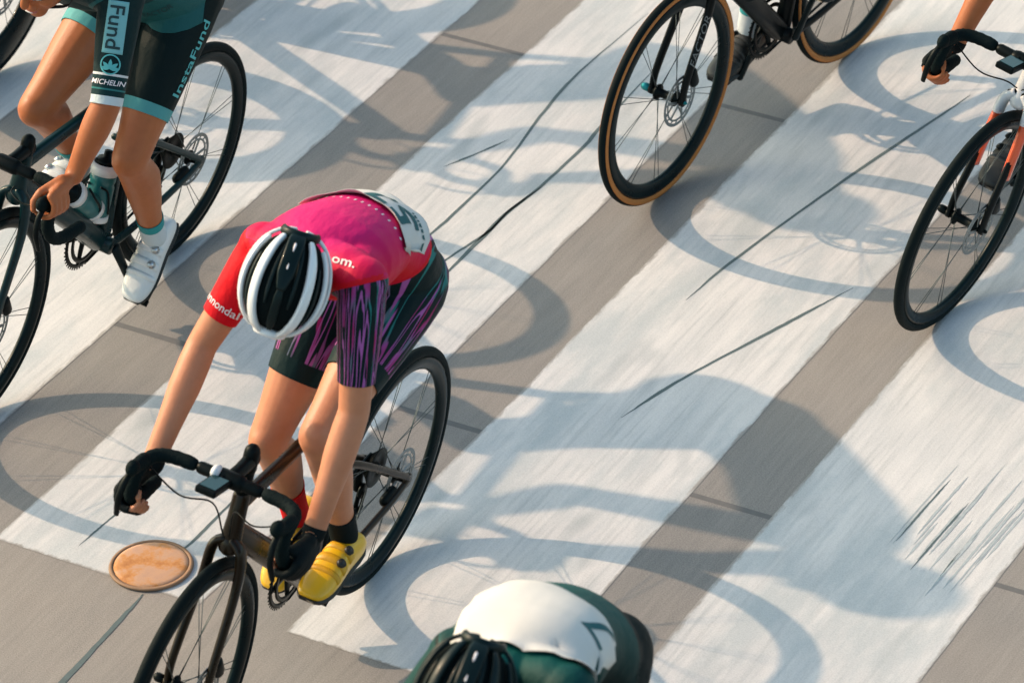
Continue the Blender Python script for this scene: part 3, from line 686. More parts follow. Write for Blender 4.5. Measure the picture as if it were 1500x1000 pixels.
def make_person(J, bike, S):
    """J: joints in the bicycle's frame (X forward, Y left, Z up); S: style"""
    prims = []; pid = [0]
    def add(pts, rad, reg, side=0, seg=16, hint=None, t0=0.0, t1=1.0, power=1.0):
        P = np.array(pts, float); R = [(r, r) if np.isscalar(r) else r for r in rad]
        v, f = tube(P, R, seg, hint, power=power)
        # dense samples for the classification
        n = len(P); q = np.linspace(0, n - 1, max(n, 14)); i0 = np.minimum(q.astype(int), n - 2); w = (q - i0)[:, None]
        Pd = P[i0] * (1 - w) + P[i0 + 1] * w; Rd = np.array([np.mean(r) for r in R]); Rd = Rd[i0] * (1 - w[:, 0]) + Rd[i0 + 1] * w[:, 0]
        prims.append(dict(v=v, f=f, path=Pd, rad=Rd, reg=reg + (10 if side < 0 else 0), t=np.linspace(t0, t1, len(Pd)), id=pid[0])); pid[0] += 1
    def blob(c, ax, rad, reg, side=0, t=0.5):
        v, f = ellipsoid(c, ax, rad); prims.append(dict(v=v, f=f, path=np.array([c]), rad=np.array([np.mean(rad)]), reg=reg + (10 if side < 0 else 0), t=np.array([t]), id=pid[0])); pid[0] += 1
    k = S.get('k', 1.0)
    hips = {1: J['hipL'], -1: J['hipR']}; sh = {1: J['shL'], -1: J['shR']}
    pel = (hips[1] + hips[-1]) / 2; shc = (sh[1] + sh[-1]) / 2
    latP = unit(hips[1] - hips[-1]); latS = unit(sh[1] - sh[-1])
    sp = unit(shc - pel); ln = np.linalg.norm(shc - pel)
    dors = unit(np.cross(sp, latP + latS)); dors = dors if dors[2] > 0 else -dors
    def spine(t): return pel + sp * ln * t + dors * S.get('arch', .05) * (math.sin(math.pi * min(1, max(0, t))) if 0 < t < 1.0 else 0) + dors * (.012 + S.get('arch2', 0) * math.sin(math.pi * min(1, max(0, (t + .1) / .75))))
    ts = [-.16, -.08, .04, .18, .32, .46, .6, .74, .86, .96, 1.05]
    wd = [(.09, .08), (.148, .112), (.166, .126), (.160, .120), (.144, .110), (.140, .106), (.150, .112), (.162, .114), (.166, .104), (.135, .088), (.07, .06)]
    add([spine(t) for t in ts], [(a * k, b * k) for a, b in wd], TORSO, 0, 28, [unit(latP * (1 - max(0, min(1, t))) + latS * max(0, min(1, t))) for t in ts], -.16, 1.05)
    prims[-1]['torso'] = True
    # extra lateral spheres so that the flanks classify as torso
    for t, (a, b) in zip(ts, wd):
        for e in (-.35, .35):
            c = spine(t) + unit(latP * (1 - max(0, min(1, t))) + latS * max(0, min(1, t))) * a * e * 1.2
            prims.append(dict(v=[], f=[], path=np.array([c]), rad=np.array([b * .92]), reg=TORSO, t=np.array([t]), id=pid[0]))
    hc = J['head']; hf = unit(J['face']); hl = unit(J.get('headl', Y)); hl = unit(hl - hf * (hl @ hf)); hu = np.cross(hf, hl)
    nb = spine(1.0) - dors * .0 ; ne = hc - hf * .015 - hu * .06
    add([nb - sp * .05, nb, ne], [.07, .058, .052], HEAD, 0, 16)
    for sg in (1, -1):
        add([spine(.98) + latS * sg * .03, sh[sg] * .7 + spine(.98) * .3 + dors * .008, sh[sg]], [.060, .058, .054], TORSO, 0, 16, t0=.95, t1=.95)
        blob(sh[sg] + dors * .004, XYZ, (.058 * k, .056 * k, .058 * k), UARM, sg, .0); prims[-1]['rad'] = np.array([.03])
        add([spine(.75) + latS * sg * .09 - dors * .01, sh[sg] * .75 + spine(.75) * .25], [.075, .05], TORSO, 0, 16, t0=.75, t1=.85)
        # arm
        e, w = J['elL' if sg > 0 else 'elR'], J['wrL' if sg > 0 else 'wrR']; s0 = sh[sg]
        ua = lambda t: s0 * (1 - t) + e * t
        add([ua(0), ua(.2), ua(.45), ua(.7), ua(1)], [.054 * k, .053 * k, .048 * k, .042 * k, .038 * k], UARM, sg, 16)
        fa = lambda t: e * (1 - t) + w * t
        add([fa(0), fa(.15), fa(.35), fa(.65), fa(.9), fa(1)], [.038 * k, .040 * k, .0395 * k, .032 * k, (.029 * k, .022 * k), (.029 * k, .021 * k)], FARM, sg, 16, unit(np.cross(w - e, Z) + 1e-6))
        # leg
        h, kn, an = hips[sg], J['knL' if sg > 0 else 'knR'], J['anL' if sg > 0 else 'anR']
        tf = lambda t: h * (1 - t) + kn * t
        fwdn = unit(np.cross(np.cross(kn - h, kn - an), kn - h)); bk = unit(np.cross(kn - an, np.cross(kn - h, kn - an)))
        front = unit(np.cross(Y, unit(kn - h))); front = front if front @ (X * .5 + Z) > 0 else -front
        add([tf(-.04), tf(.12) + front * .006, tf(.35) + front * .012, tf(.6) + front * .010, tf(.84) + front * .004, tf(1)], [.092 * k, .091 * k, .084 * k, .071 * k, .056 * k, .050 * k], THIGH, sg, 18)
        blob(h + V(-.035, -sg * .005, .005), XYZ, (.10 * k, .085 * k, .10 * k), TORSO, 0, .0)
        blob(kn + front * .010, XYZ, (.042, .040, .044), SHIN, sg, .02)
        back = unit(np.cross(kn - an, Y)); back = back if back[0] < 0 else -back
        sf = lambda t: kn * (1 - t) + an * t
        add([sf(0), sf(.12) + back * .008, sf(.30) + back * .020, sf(.50) + back * .014, sf(.72) + back * .006, sf(.9) + back * .003, sf(1.04)], [.050 * k, .050 * k, .0555 * k, .049 * k, .0385 * k, .034 * k, .034 * k], SHIN, sg, 16)
        # foot inside the shoe
        ball = J['ballL' if sg > 0 else 'ballR']; ang, fd, fu = loft_foot(an, ball, sg)
        add([an - fd * .03 - fu * .055, an + fd * .02 - fu * .055, an + fd * .1 - fu * .068, an + fd * .165 - fu * .075], [.024, .027, .022, .014], FOOT, sg, 12)
        # hand
        gp = J['gripL' if sg > 0 else 'gripR']; C0, A, r, Dk, sense = gp['c'], unit(gp['a']), gp['r'], gp['d'], gp['s'] * sg
        Dk = unit(Dk - A * (Dk @ A))
        offs = (.031, .0105, -.0105, -.030); lens = (190, 205, 200, 180)
        for q, (of, la) in enumerate(zip(offs, lens)):
            K = C0 + A * of + Dk * (r + .016); base = w + (K - w) * .15 + A * of * .25
            add([base, base * .4 + K * .6 + Dk * .004, K], [.0150, .0145, .0118], HAND, sg, 10, t0=0, t1=.3)
            pth = [K]
            for aa in (35, 75, 115, 155, la):
                rr = r + .0115 - .001 * (aa > 100); pth.append(C0 + A * (of * (1 + .03 * aa / 180)) + rot(Dk, A, sense * math.radians(aa)) * rr)
            rad0 = .0098 - .0006 * (q == 3) - .0003 * (q == 0)
            add(pth, [rad0 + .0008, rad0, rad0 - .0002, rad0 - .0008, rad0 - .0012, rad0 - .0020], HAND, sg, 10, t0=.3, t1=1)
        Ki = C0 + A * .03 + Dk * (r + .016); tb = w * .62 + Ki * .38 + rot(Dk, A, -sense * 1.2) * .012
        t1 = C0 + A * .024 + rot(Dk, A, -sense * math.radians(62)) * (r + .017); t2 = C0 + A * .036 + rot(Dk, A, -sense * math.radians(105)) * (r + .012); t3 = C0 + A * .043 + rot(Dk, A, -sense * math.radians(145)) * (r + .010)
        add([w * .85 + Ki * .15, tb, t1, t2, t3], [.015, .0165, .0125, .0105, .0085], HAND, sg, 10, t0=0, t1=1)
    # head
    blob(hc + hu * .012 - hf * .008, (hf, hl, hu), (.096, .076, .098), HEAD)
    blob(hc + hf * .030 - hu * .045, (hf, hl, hu), (.062, .058, .070), HEAD)
    blob(hc + hf * .070 - hu * .098, (hf, hl, hu), (.026, .028, .022), HEAD)
    add([hc + hf * .088 + hu * .002, hc + hf * .103 - hu * .022, hc + hf * .110 - hu * .040], [.009, .011, .013], HEAD, 0, 10)
    for sg in (1, -1):
        blob(hc + hf * .074 + hl * sg * .030 + hu * .020, (hf, hl, hu), (.018, .026, .009), HEAD)      # brow
        blob(hc + hf * .066 + hl * sg * .040 - hu * .035, (hf, hl, hu), (.024, .022, .022), HEAD)      # cheek
        blob(hc - hf * .004 + hl * sg * .078 - hu * .020, (hf, hl, hu), (.020, .010, .032), HEAD)      # ear
    blob(hc + hf * .094 - hu * .066, (hf, hl, hu), (.012, .024, .007), HEAD); blob(hc + hf * .091 - hu * .079, (hf, hl, hu), (.012, .021, .007), HEAD)

    real = [p for p in prims if len(p['v'])]
    me = person_mesh(real, S.get('voxel', .0055), None)
    bm = bmesh.new(); bm.from_mesh(me); bpy.data.meshes.remove(me)
    def arrays():
        bm.verts.ensure_lookup_table(); bm.faces.ensure_lookup_table()
        return np.array([v.co for v in bm.verts])
    # hem cuts
    def cut(sel_reg, origin, nrm, reach):
        co = arrays(); near = np.nonzero((np.linalg.norm(co - origin, axis=1) < reach) & (np.abs((co - origin) @ nrm) < .03))[0]
        if not len(near): return
        reg, tt, ax = classify(co[near], prims); ok = np.isin(reg, sel_reg); vs = [bm.verts[i] for i in near[ok]]
        fs = {f for v in vs for f in v.link_faces}
        geom = list({*fs, *[e for f in fs for e in f.edges], *[v for f in fs for v in f.verts]})
        bmesh.ops.bisect_plane(bm, geom=geom, plane_co=Vector(origin), plane_no=Vector(nrm), dist=1e-5)
    cuts = {}
    for sg in (1, -1):
        off = 0 if sg > 0 else 10; q = 'L' if sg > 0 else 'R'
        ts_ = S.get('sleeve' + q, S.get('sleeve', .86)); o_ = J['sh' + q] * (1 - ts_) + J['el' + q] * ts_; n_ = unit(J['el' + q] - J['sh' + q]); cuts[('s', sg)] = (o_, n_)
        cut((UARM + off, FARM + off), o_, n_, .12)
        th_ = S.get('hemt', {}).get(sg, S.get('hem', .70)); o_ = J['hip' + q] * (1 - th_) + J['kn' + q] * th_; n_ = unit(unit(J['kn' + q] - J['hip' + q]) + V(0, 0, S.get('hemtilt', 0))); cuts[('h', sg)] = (o_, n_)
        cut((THIGH + off, SHIN + off), o_, n_, .14)
        tk_ = S.get('sockt', {}).get(sg, S.get('sock', .80)); o_ = J['kn' + q] * (1 - tk_) + J['an' + q] * tk_; n_ = unit(J['an' + q] - J['kn' + q]); cuts[('k', sg)] = (o_, n_)
        cut((SHIN + off,), o_, n_, .10)
        o_ = J['el' + q] * .06 + J['wr' + q] * .94; n_ = unit(J['wr' + q] - J['el' + q]); cuts[('g', sg)] = (o_, n_)
        cut((FARM + off, HAND + off), o_, n_, .06)
    seam = {}
    for sg in (1, -1):
        q = 'L' if sg > 0 else 'R'; ad = unit(J['el' + q] - J['sh' + q]); n_ = unit(ad + latS * sg * .45); seam[sg] = (J['sh' + q] - ad * S.get('seam', .0), n_, ad)
        cut((TORSO, UARM + (0 if sg > 0 else 10)), seam[sg][0], n_, .11)
    crease = {}
    for sg in (1, -1):
        q = 'L' if sg > 0 else 'R'; kd = unit(J['kn' + q] - J['hip' + q]); bd = unit(kd + sp); n_ = unit(kd - bd * (kd @ bd)); crease[sg] = (J['hip' + q], n_)
        cut((TORSO, THIGH + (0 if sg > 0 else 10)), J['hip' + q], n_, .24)
    wt = S.get('waist', .12); wn_ = unit(sp + dors * S.get('wtilt', 0)); cut((TORSO, THIGH, THIGH + 10), spine(wt), wn_, .34)
    o_, n_ = spine(.985) , unit(ne - nb); cuts['neck'] = (nb + n_ * .035, n_); cut((HEAD,), cuts['neck'][0], n_, .12)
    co = arrays(); reg, tt, axp = classify(co, prims)
    lay = bm.verts.layers.float_vector.new('pt')
    # torso parameter from the projection on the spine, limb parameter from the bone
    tp = ((co - pel) @ sp) / ln
    pt = np.zeros((len(co), 3)); rb = reg % 10
    pt[:, 0] = tt
    spn = np.array([spine(t) for t in np.linspace(-.4, 1.4, 181)]); rel = co - spn[np.clip(((tp + .4) * 100).round().astype(int), 0, 180)]
    m_ = rb == TORSO; pt[m_, 0] = tp[m_]; pt[m_, 1] = np.arctan2(rel[m_] @ dors, rel[m_] @ latP)
    for q in 'LR':
        for regs, (ja, jb), cst in (((UARM, FARM), ('sh', 'el'), 3.0), ((THIGH,), ('hip', 'kn'), 7.0), ((SHIN,), ('kn', 'an'), 7.0)):
            m_ = np.isin(rb, regs) & ((reg < 10) == (q == 'L')); a_, b_ = J[ja + q], J[jb + q]; d_ = b_ - a_
            t_ = ((co[m_] - a_) @ d_) / (d_ @ d_); r_ = co[m_] - (a_ + t_[:, None] * d_)
            e1 = unit(np.cross(d_, Y if regs[0] != UARM else X)); e2 = unit(np.cross(d_, e1))
            pt[m_, 0] = t_; pt[m_, 1] = np.arctan2(r_ @ e2, r_ @ e1); pt[m_, 2] = cst + (0 if q == 'L' else 20)
    low_ = (rb == TORSO) & (((co - spine(wt)) @ wn_) < .01)
    for q, sg in (('L', 1), ('R', -1)):
        m_ = low_ & (((co - pel) @ latP) * sg >= 0); a_, b_ = J['hip' + q], J['kn' + q]; d_ = b_ - a_; t_ = ((co[m_] - a_) @ d_) / (d_ @ d_); r_ = co[m_] - (a_ + t_[:, None] * d_)
        e1 = unit(np.cross(d_, Y)); e2 = unit(np.cross(d_, e1)); pt[m_, 0] = t_; pt[m_, 1] = np.arctan2(r_ @ e2, r_ @ e1); pt[m_, 2] = 7.0 + (0 if sg > 0 else 20)
    for q, sg in (('L', 1), ('R', -1)):
        o_, n_, ad_ = seam[sg]; rel_ = co - J['sh' + q]; dx_ = np.linalg.norm(rel_ - np.outer(rel_ @ ad_, ad_), axis=1)
        m_ = (rb == TORSO) & (((co - o_) @ n_) > -.01) & (dx_ < .085); a_, b_ = J['sh' + q], J['el' + q]; d_ = b_ - a_; t_ = ((co[m_] - a_) @ d_) / (d_ @ d_); r_ = co[m_] - (a_ + t_[:, None] * d_)
        e1 = unit(np.cross(d_, X)); e2 = unit(np.cross(d_, e1)); pt[m_, 0] = t_; pt[m_, 1] = np.arctan2(r_ @ e2, r_ @ e1); pt[m_, 2] = 3.0 + (0 if sg > 0 else 20)
    for v, p_ in zip(bm.verts, pt.tolist()): v[lay] = p_
    fr_ = np.array([reg[f.verts[0].index] for f in bm.faces]); fc = np.array([co[[v.index for v in f.verts]].mean(0) for f in bm.faces]) if False else np.array([f.calc_center_median() for f in bm.faces])
    base = fr_ % 10; side = np.where(fr_ < 10, 1, -1)
    def below(key, c): o_, n_ = cuts[key]; return (c - o_) @ n_ < 0
    root = link('person', None); root.matrix_world = bike['M']
    tag(root, S['label'], 'person', 'cyclists riding over the crossing')
    mb = bpy.data.meshes.new('body'); bm.to_mesh(mb); mb.materials.append(M[S['skin']])
    mb.polygons.foreach_set('use_smooth', np.ones(len(mb.polygons), bool)); link('body', mb, root)
    bm.normal_update()
    nrm = np.array([v.normal for v in bm.verts])
    garments = {}
    def garment(name, mask, m, off, thick=.0025, parent=root):
        b2 = bm.copy(); b2.faces.ensure_lookup_table()
        bmesh.ops.delete(b2, geom=[b2.faces[i] for i in np.nonzero(~mask)[0]], context='FACES')
        for v in b2.verts: v.co += v.normal * off
        mm = bpy.data.meshes.new(name); b2.to_mesh(mm); b2.free(); mm.materials.append(M[m])
        mm.polygons.foreach_set('use_smooth', np.ones(len(mm.polygons), bool))
        # vertex normals of the whole body, so that the seams do not flare
        o = link(name, mm, parent); md = o.modifiers.new('thickness', 'SOLIDIFY'); md.thickness = thick; md.offset = -1
        bvh = BVHTree.FromPolygons([v.co.copy() for v in mm.vertices], [tuple(p.vertices) for p in mm.polygons]) if S.get('letters') and name not in ('sock', 'glove') else None
        garments[name] = (o, bvh); return o
    tor = base == TORSO; wmask = ((fc - spine(wt)) @ wn_) > 0
    slv = {}
    for sg in (1, -1):
        arm = ((base == UARM) | (base == FARM)) & (side == sg); o_, n_, ad_ = seam[sg]; rel = fc - J['shL' if sg > 0 else 'shR']
        dax = np.linalg.norm(rel - np.outer(rel @ ad_, ad_), axis=1); over = ((fc - o_) @ n_) > 0
        slv[sg] = (arm & below(('s', sg), fc) & over) | ((base == TORSO) & over & (dax < .072) & (rel @ ad_ < .12))
        armtop = arm & ~over; slv[('top', sg)] = armtop
    neckm = (base == HEAD) & below('neck', fc)
    lr = np.where((fc - pel) @ latP > 0, 1, -1); onup = np.zeros(len(fc), bool)
    for sg in (1, -1): onup |= (lr == sg) & (((fc - crease[sg][0]) @ crease[sg][1]) < 0)
    hip_ = (tor | (base == THIGH)); farup = tor & (((fc - pel) @ sp) > .24) & wmask
    upper = (hip_ & wmask & onup) | farup
    jm = (upper | neckm | slv[('top', 1)] | slv[('top', -1)]) & ~slv[1] & ~slv[-1]
    for sg in (1, -1):
        q = 'L' if sg > 0 else 'R'
        if S.get('sleeve_mat' + q): garment('sleeve', slv[sg], S['sleeve_mat' + q], .0046); garments['sleeve' + q] = garments.pop('sleeve')
        else: jm = jm | slv[sg]
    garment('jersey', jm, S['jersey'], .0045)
    hm = tor & ~upper
    for sg in (1, -1): hm = hm | (((base == THIGH) | (base == SHIN)) & (side == sg) & below(('h', sg), fc) & ~upper)
    garment('shorts', hm, S['shorts'], .0038)
    for sg in (1, -1):
        q = 'L' if sg > 0 else 'R'
        garment('sock', ((base == SHIN) | (base == FOOT)) & (side == sg) & ~below(('k', sg), fc), S['sock' + q], .003)
        garments['sock' + q] = garments.pop('sock')
        if S.get('glove'):
            ftip = np.array([max(tt[v.index] for v in f.verts) for f in bm.faces])
            garment('glove', ((base == HAND) | (base == FARM)) & (side == sg) & ~below(('g', sg), fc) & ((base != HAND) | (ftip < S.get('gtip', .75))), 'glove', .0016, .0012); garments['glove' + q] = garments.pop('glove')
    # shoes
    for sg in (1, -1):
        q = 'L' if sg > 0 else 'R'; an = J['an' + q]; ang, fd, fu = loft_foot(an, J['ball' + q], sg)
        O = an - fu * .092; O = V(O[0], J['ball' + q][1], O[2])
        sec = [(-.064, .016, .030, .030), (-.060, .026, .012, .058), (-.045, .033, .006, .072), (-.02, .0355, .003, .074), (.01, .036, .002, .078), (.04, .0375, .001, .080), (.07, .041, 0, .072), (.10, .0445, 0, .060), (.13, .0455, .001, .050), (.16, .042, .004, .042), (.18, .034, .008, .036), (.193, .022, .014, .030)]
        def shoe_sec(s, w, z0, z1, gr=0.0, n=22, a0=0, a1=2 * math.pi, full=True):
            out = []
            for a in np.linspace(a0, a1, n, endpoint=not full):
                c, s_ = math.cos(a), math.sin(a); cc = math.copysign(abs(c) ** .75, c); ss = math.copysign(abs(s_) ** (.62 if s_ < 0 else .95), s_)
                out.append(O + fd * s + Y * (w + gr) * cc + fu * ((z0 + z1) / 2 + ((z1 - z0) / 2 + gr) * ss))
            return out
        v = []; n = 22
        for s_ in sec: v += shoe_sec(*s_)
        f = [(i * n + k_, i * n + (k_ + 1) % n, (i + 1) * n + (k_ + 1) % n, (i + 1) * n + k_) for i in range(len(sec) - 1) for k_ in range(n)]
        f += [tuple(range(n))[::-1], tuple((len(sec) - 1) * n + k_ for k_ in range(n))]
        shoe = G().add(v, f).build('shoe', M[S['shoe']], root); sd = shoe.modifiers.new('sub', 'SUBSURF'); sd.levels = 1; sd.render_levels = 1
        g = G(); v = []
        for (s_, w, z0, z1) in sec[1:]:
            v += [O + fd * s_ + Y * w * 1.01 + fu * (z0 + .004), O + fd * s_ - Y * w * 1.01 + fu * (z0 + .004), O + fd * s_ - Y * w * .9 + fu * (z0 - .007), O + fd * s_ + Y * w * .9 + fu * (z0 - .007)]
        m_ = len(sec) - 1
        f = [(i * 4 + k_, i * 4 + (k_ + 1) % 4, (i + 1) * 4 + (k_ + 1) % 4, (i + 1) * 4 + k_) for i in range(m_ - 1) for k_ in range(4)] + [(0, 1, 2, 3), tuple((m_ - 1) * 4 + k_ for k_ in (3, 2, 1, 0))]
        g.add(v, f); g.build('sole', M['sole'], shoe)
        ip = lambda s_: [np.interp(s_, [x[0] for x in sec], [x[j] for x in sec]) for j in (1, 2, 3)]
        for s0, s1 in ((.028, .052), (.070, .092), (.108, .122)):
            v = []
            for s_ in (s0, (s0 + s1) / 2, s1): v += shoe_sec(s_, *ip(s_), gr=.0022, n=14, a0=math.radians(12), a1=math.radians(168), full=False)
            for s_ in (s0, (s0 + s1) / 2, s1): v += shoe_sec(s_, *ip(s_), gr=-.002, n=14, a0=math.radians(12), a1=math.radians(168), full=False)
            f = [(i * 14 + k_, i * 14 + k_ + 1, (i + 1) * 14 + k_ + 1, (i + 1) * 14 + k_) for i in range(2) for k_ in range(13)]
            f += [(k_, k_ + 42, k_ + 43, k_ + 1) for k_ in range(13)] + [(28 + k_, 28 + k_ + 1, 70 + k_ + 1, 70 + k_) for k_ in range(13)]
            G().add(v, f).build('strap', M[S.get('strap', S['shoe'])], shoe)
        for s_ in (.040, .081):
            w, z0, z1 = ip(s_); a_ = math.radians(52)
            c = O + fd * s_ + Y * sg * (w * math.cos(a_) + .003) + fu * ((z0 + z1) / 2 + (z1 - z0) / 2 * math.sin(a_) + .004)
            nn = unit(Y * sg * math.cos(a_) + fu * math.sin(a_)); g = G(); g.add(*disc(c, nn, .0115, .010, 20)); g.add(*disc(c + nn * .005, nn, .008, .004, 16)); g.build('dial', M[S.get('dial', 'steel')], shoe)
        G().add(*box(J['ball' + q] * V(1, 0, 1) + Y * J['ball' + q][1] - fu * .014, (fd, Y, fu), (.028, .020, .005))).build('cleat', M['sole'], shoe, False)
    # face, hair
    for sg in (1, -1):
        e = G().add(*ellipsoid(hc + hf * .078 + hl * sg * .031 + hu * .002, (hf, hl, hu), (.0125, .0125, .0125), 14, 10)).build('eye', M['eye'], root)
        G().add(*ellipsoid(hc + hf * .0865 + hl * sg * .031 + hu * .001, (hf, hl, hu), (.005, .0055, .0055), 12, 8)).build('iris', M['iris'], e)
    if S.get('mouth'):
        G().add(*ellipsoid(hc + hf * .096 - hu * .0725, (hf, hl, hu), (.010, .021, .0055), 16, 10)).build('lips', M['lip'], root)
        G().add(*ellipsoid(hc + hf * .1005 - hu * .0722, (hf, hl, hu), (.007, .016, .0028), 14, 8)).build('teeth', M['teeth'], root)
    # sunglasses
    g = G(); v = []; f = []
    for i, a_ in enumerate(np.linspace(-1.15, 1.15, 17)):
        r0 = .098
        for dz in (.016, -.020 * (1 - .25 * math.exp(-(a_ / .15) ** 2))):
            v.append(hc + hf * (r0 * math.cos(a_) + .004) + hl * (r0 * .86 * math.sin(a_)) + hu * (dz + .004))
        if i: f.append((2 * i - 2, 2 * i - 1, 2 * i + 1, 2 * i))
    gl = g.add(v, f).build('sunglasses', M['lens'], root); md = gl.modifiers.new('t', 'SOLIDIFY'); md.thickness = .002
    g = G()
    for sg in (1, -1): g.add(*tube([hc + hf * .045 + hl * sg * .080 + hu * .008, hc - hf * .03 + hl * sg * .082 + hu * .006], [.002, .002], 6))
    g.build('temple_arm', M['dark'], gl)
    v, f = ellipsoid(hc + hu * .012 - hf * .014, (hf, hl, hu), (.098, .0805, .103), 28, 18)
    vv = [p for p in v]; keep = [q for q in f if all(((vv[i] - hc) @ hu) > -.045 and ((vv[i] - hc) @ hf) < .045 + .6 * ((vv[i] - hc) @ hu) for i in q)]
    G().add(v, keep).build('hair', M['hair'], root)
    make_helmet(root, hc, hf, hl, hu, S)
    return dict(root=root, g=garments, spine=spine, sp=sp, dors=dors, lat=latP, J=J)

def make_helmet(root, hc, hf, hl, hu, S):
    c0 = hc + hu * .034 - hf * .004
    tilt = S.get('htilt', .12); F = unit(hf * math.cos(tilt) + hu * math.sin(tilt)); U = unit(hu * math.cos(tilt) - hf * math.sin(tilt)); L = hl
    AF, AB_, BL, CU_ = .114, .130, .100, .104
    def pt(th, ph, k=1.0, lift=0.0):
        c, s = math.cos(th), math.sin(th); a = AF if c > 0 else AB_
        s = math.copysign(abs(s) ** .86, s)
        p = c0 + F * a * c * k + L * BL * s * math.sin(ph) * k + U * (CU_ * s * math.cos(ph) * k + lift)
        return p
    # foam shell under the ribs
    v = []; f = []; nt_, np_ = 26, 27
    for i, th in enumerate(np.linspace(math.radians(8), math.radians(172), nt_)):
        for j, ph in enumerate(np.linspace(math.radians(-103), math.radians(103), np_)):
            v.append(pt(th, ph, .915))
            if i and j: a = (i - 1) * np_ + j - 1; f.append((a, a + 1, a + np_ + 1, a + np_))
    sh = G().add(v, f).build('helmet', M['helmet_foam'], root); md = sh.modifiers.new('t', 'SOLIDIFY'); md.thickness = .012; md.offset = -1
    def rib(ph, w, t0, t1, m, lift=.0, th=.010, k=1.0, name='rib', spread=0.0):
        n = 26; pts, rad, hint = [], [], []
        for i in range(n):
            t = math.radians(t0 + (t1 - t0) * i / (n - 1)); p_ = math.radians(ph * (1 + spread * math.cos(t)))
            pts.append(pt(t, p_, k, lift)); e = min(1, .55 + 2.2 * min(i, n - 1 - i) / n); rad.append((w * e, th * .5))
            a = pt(t, p_ + .05, k, lift) - pt(t, p_ - .05, k, lift); hint.append(unit(a))
        G().add(*tube(pts, rad, 12, np.array(hint), power=.42)).build(name, m, sh)
    W, Bk = M[S.get('helmet_rib', 'helmet_black')], M['helmet_black']
    rib(0, .010, 28, 96, Bk, -.004, .009, .965)
    rib(0, .020, 92, 168, Bk, .002, .012, .99, 'tail_rib')
    for sg in (1, -1):
        rib(sg * 36, .0108, 14, 150, W, 0, .012)
        rib(sg * 68, .0070, 26, 140, W, 0, .010)
        rib(sg * 17, .0050, 70, 150, Bk, -.004, .009, .95)
        rib(sg * 98, .0120, 4, 174, W, 0, .009, 1.0, 'rim_band')
        rib(sg * 52, .004, 40, 120, Bk, -.003, .008, .96)
    # front and rear bridges
    for th, m, w in ((15, W, .010), (160, Bk, .012)):
        pts = [pt(math.radians(th), math.radians(a)) for a in np.linspace(-92, 92, 15)]
        G().add(*tube(pts, [(w, .008)] * 15, 10, F)).build('bridge', m, sh)
    G().add(*tube([pt(math.radians(112), 0, 1.06) + L * .0, pt(math.radians(140), 0, 1.06)], [.0022, .003], 8)).build('mark', M['ink_white'], sh)
    for sg in (1, -1):
        a = pt(math.radians(70), math.radians(sg * 96), .93); b = pt(math.radians(120), math.radians(sg * 96), .93); ear = hc + hl * sg * .082 - hu * .065 + hf * .012; ch = hc + hf * .050 - hu * .112 + hl * sg * .012
        g = G(); g.add(*tube([a, ear], [(.006, .0012)] * 2, 6, hf)); g.add(*tube([b, ear], [(.006, .0012)] * 2, 6, hf)); g.add(*tube(smooth_path([ear, ear * .5 + ch * .5 + hl * sg * .02 - hu * .004, ch], 8), [(.006, .0012)] * 9, 6, hf))
        g.build('strap', M['strap'], sh)

# ------------------------------------------------------------------ lettering and patches laid on a surface
def pix_ray(px):
    return unit(CW + (px[0] - 750) / CF * CR - (px[1] - 500) / CF * CU)
def hit(bike, bvh, px):
    Mi = bike['M'].inverted(); o = Mi @ Vector(CO); d = (Mi.to_3x3() @ Vector(pix_ray(px))).normalized()
    r = bvh.ray_cast(o, d); return (None, None) if r[0] is None else (np.array(r[0]), np.array(r[1]) * (1 if np.dot(r[1], d) < 0 else -1))

def text_mesh(body, bold=0.0, shear=0.0, space=1.0):
    cu = bpy.data.curves.new('t', 'FONT'); cu.body = body; cu.size = 1.0; cu.resolution_u = 3; cu.offset = bold; cu.shear = shear; cu.space_character = space
    o = bpy.data.objects.new('t', cu); COL.objects.link(o); bpy.context.view_layer.update()
    me = bpy.data.meshes.new_from_object(o.evaluated_get(bpy.context.evaluated_depsgraph_get())); bpy.data.objects.remove(o)
    return me

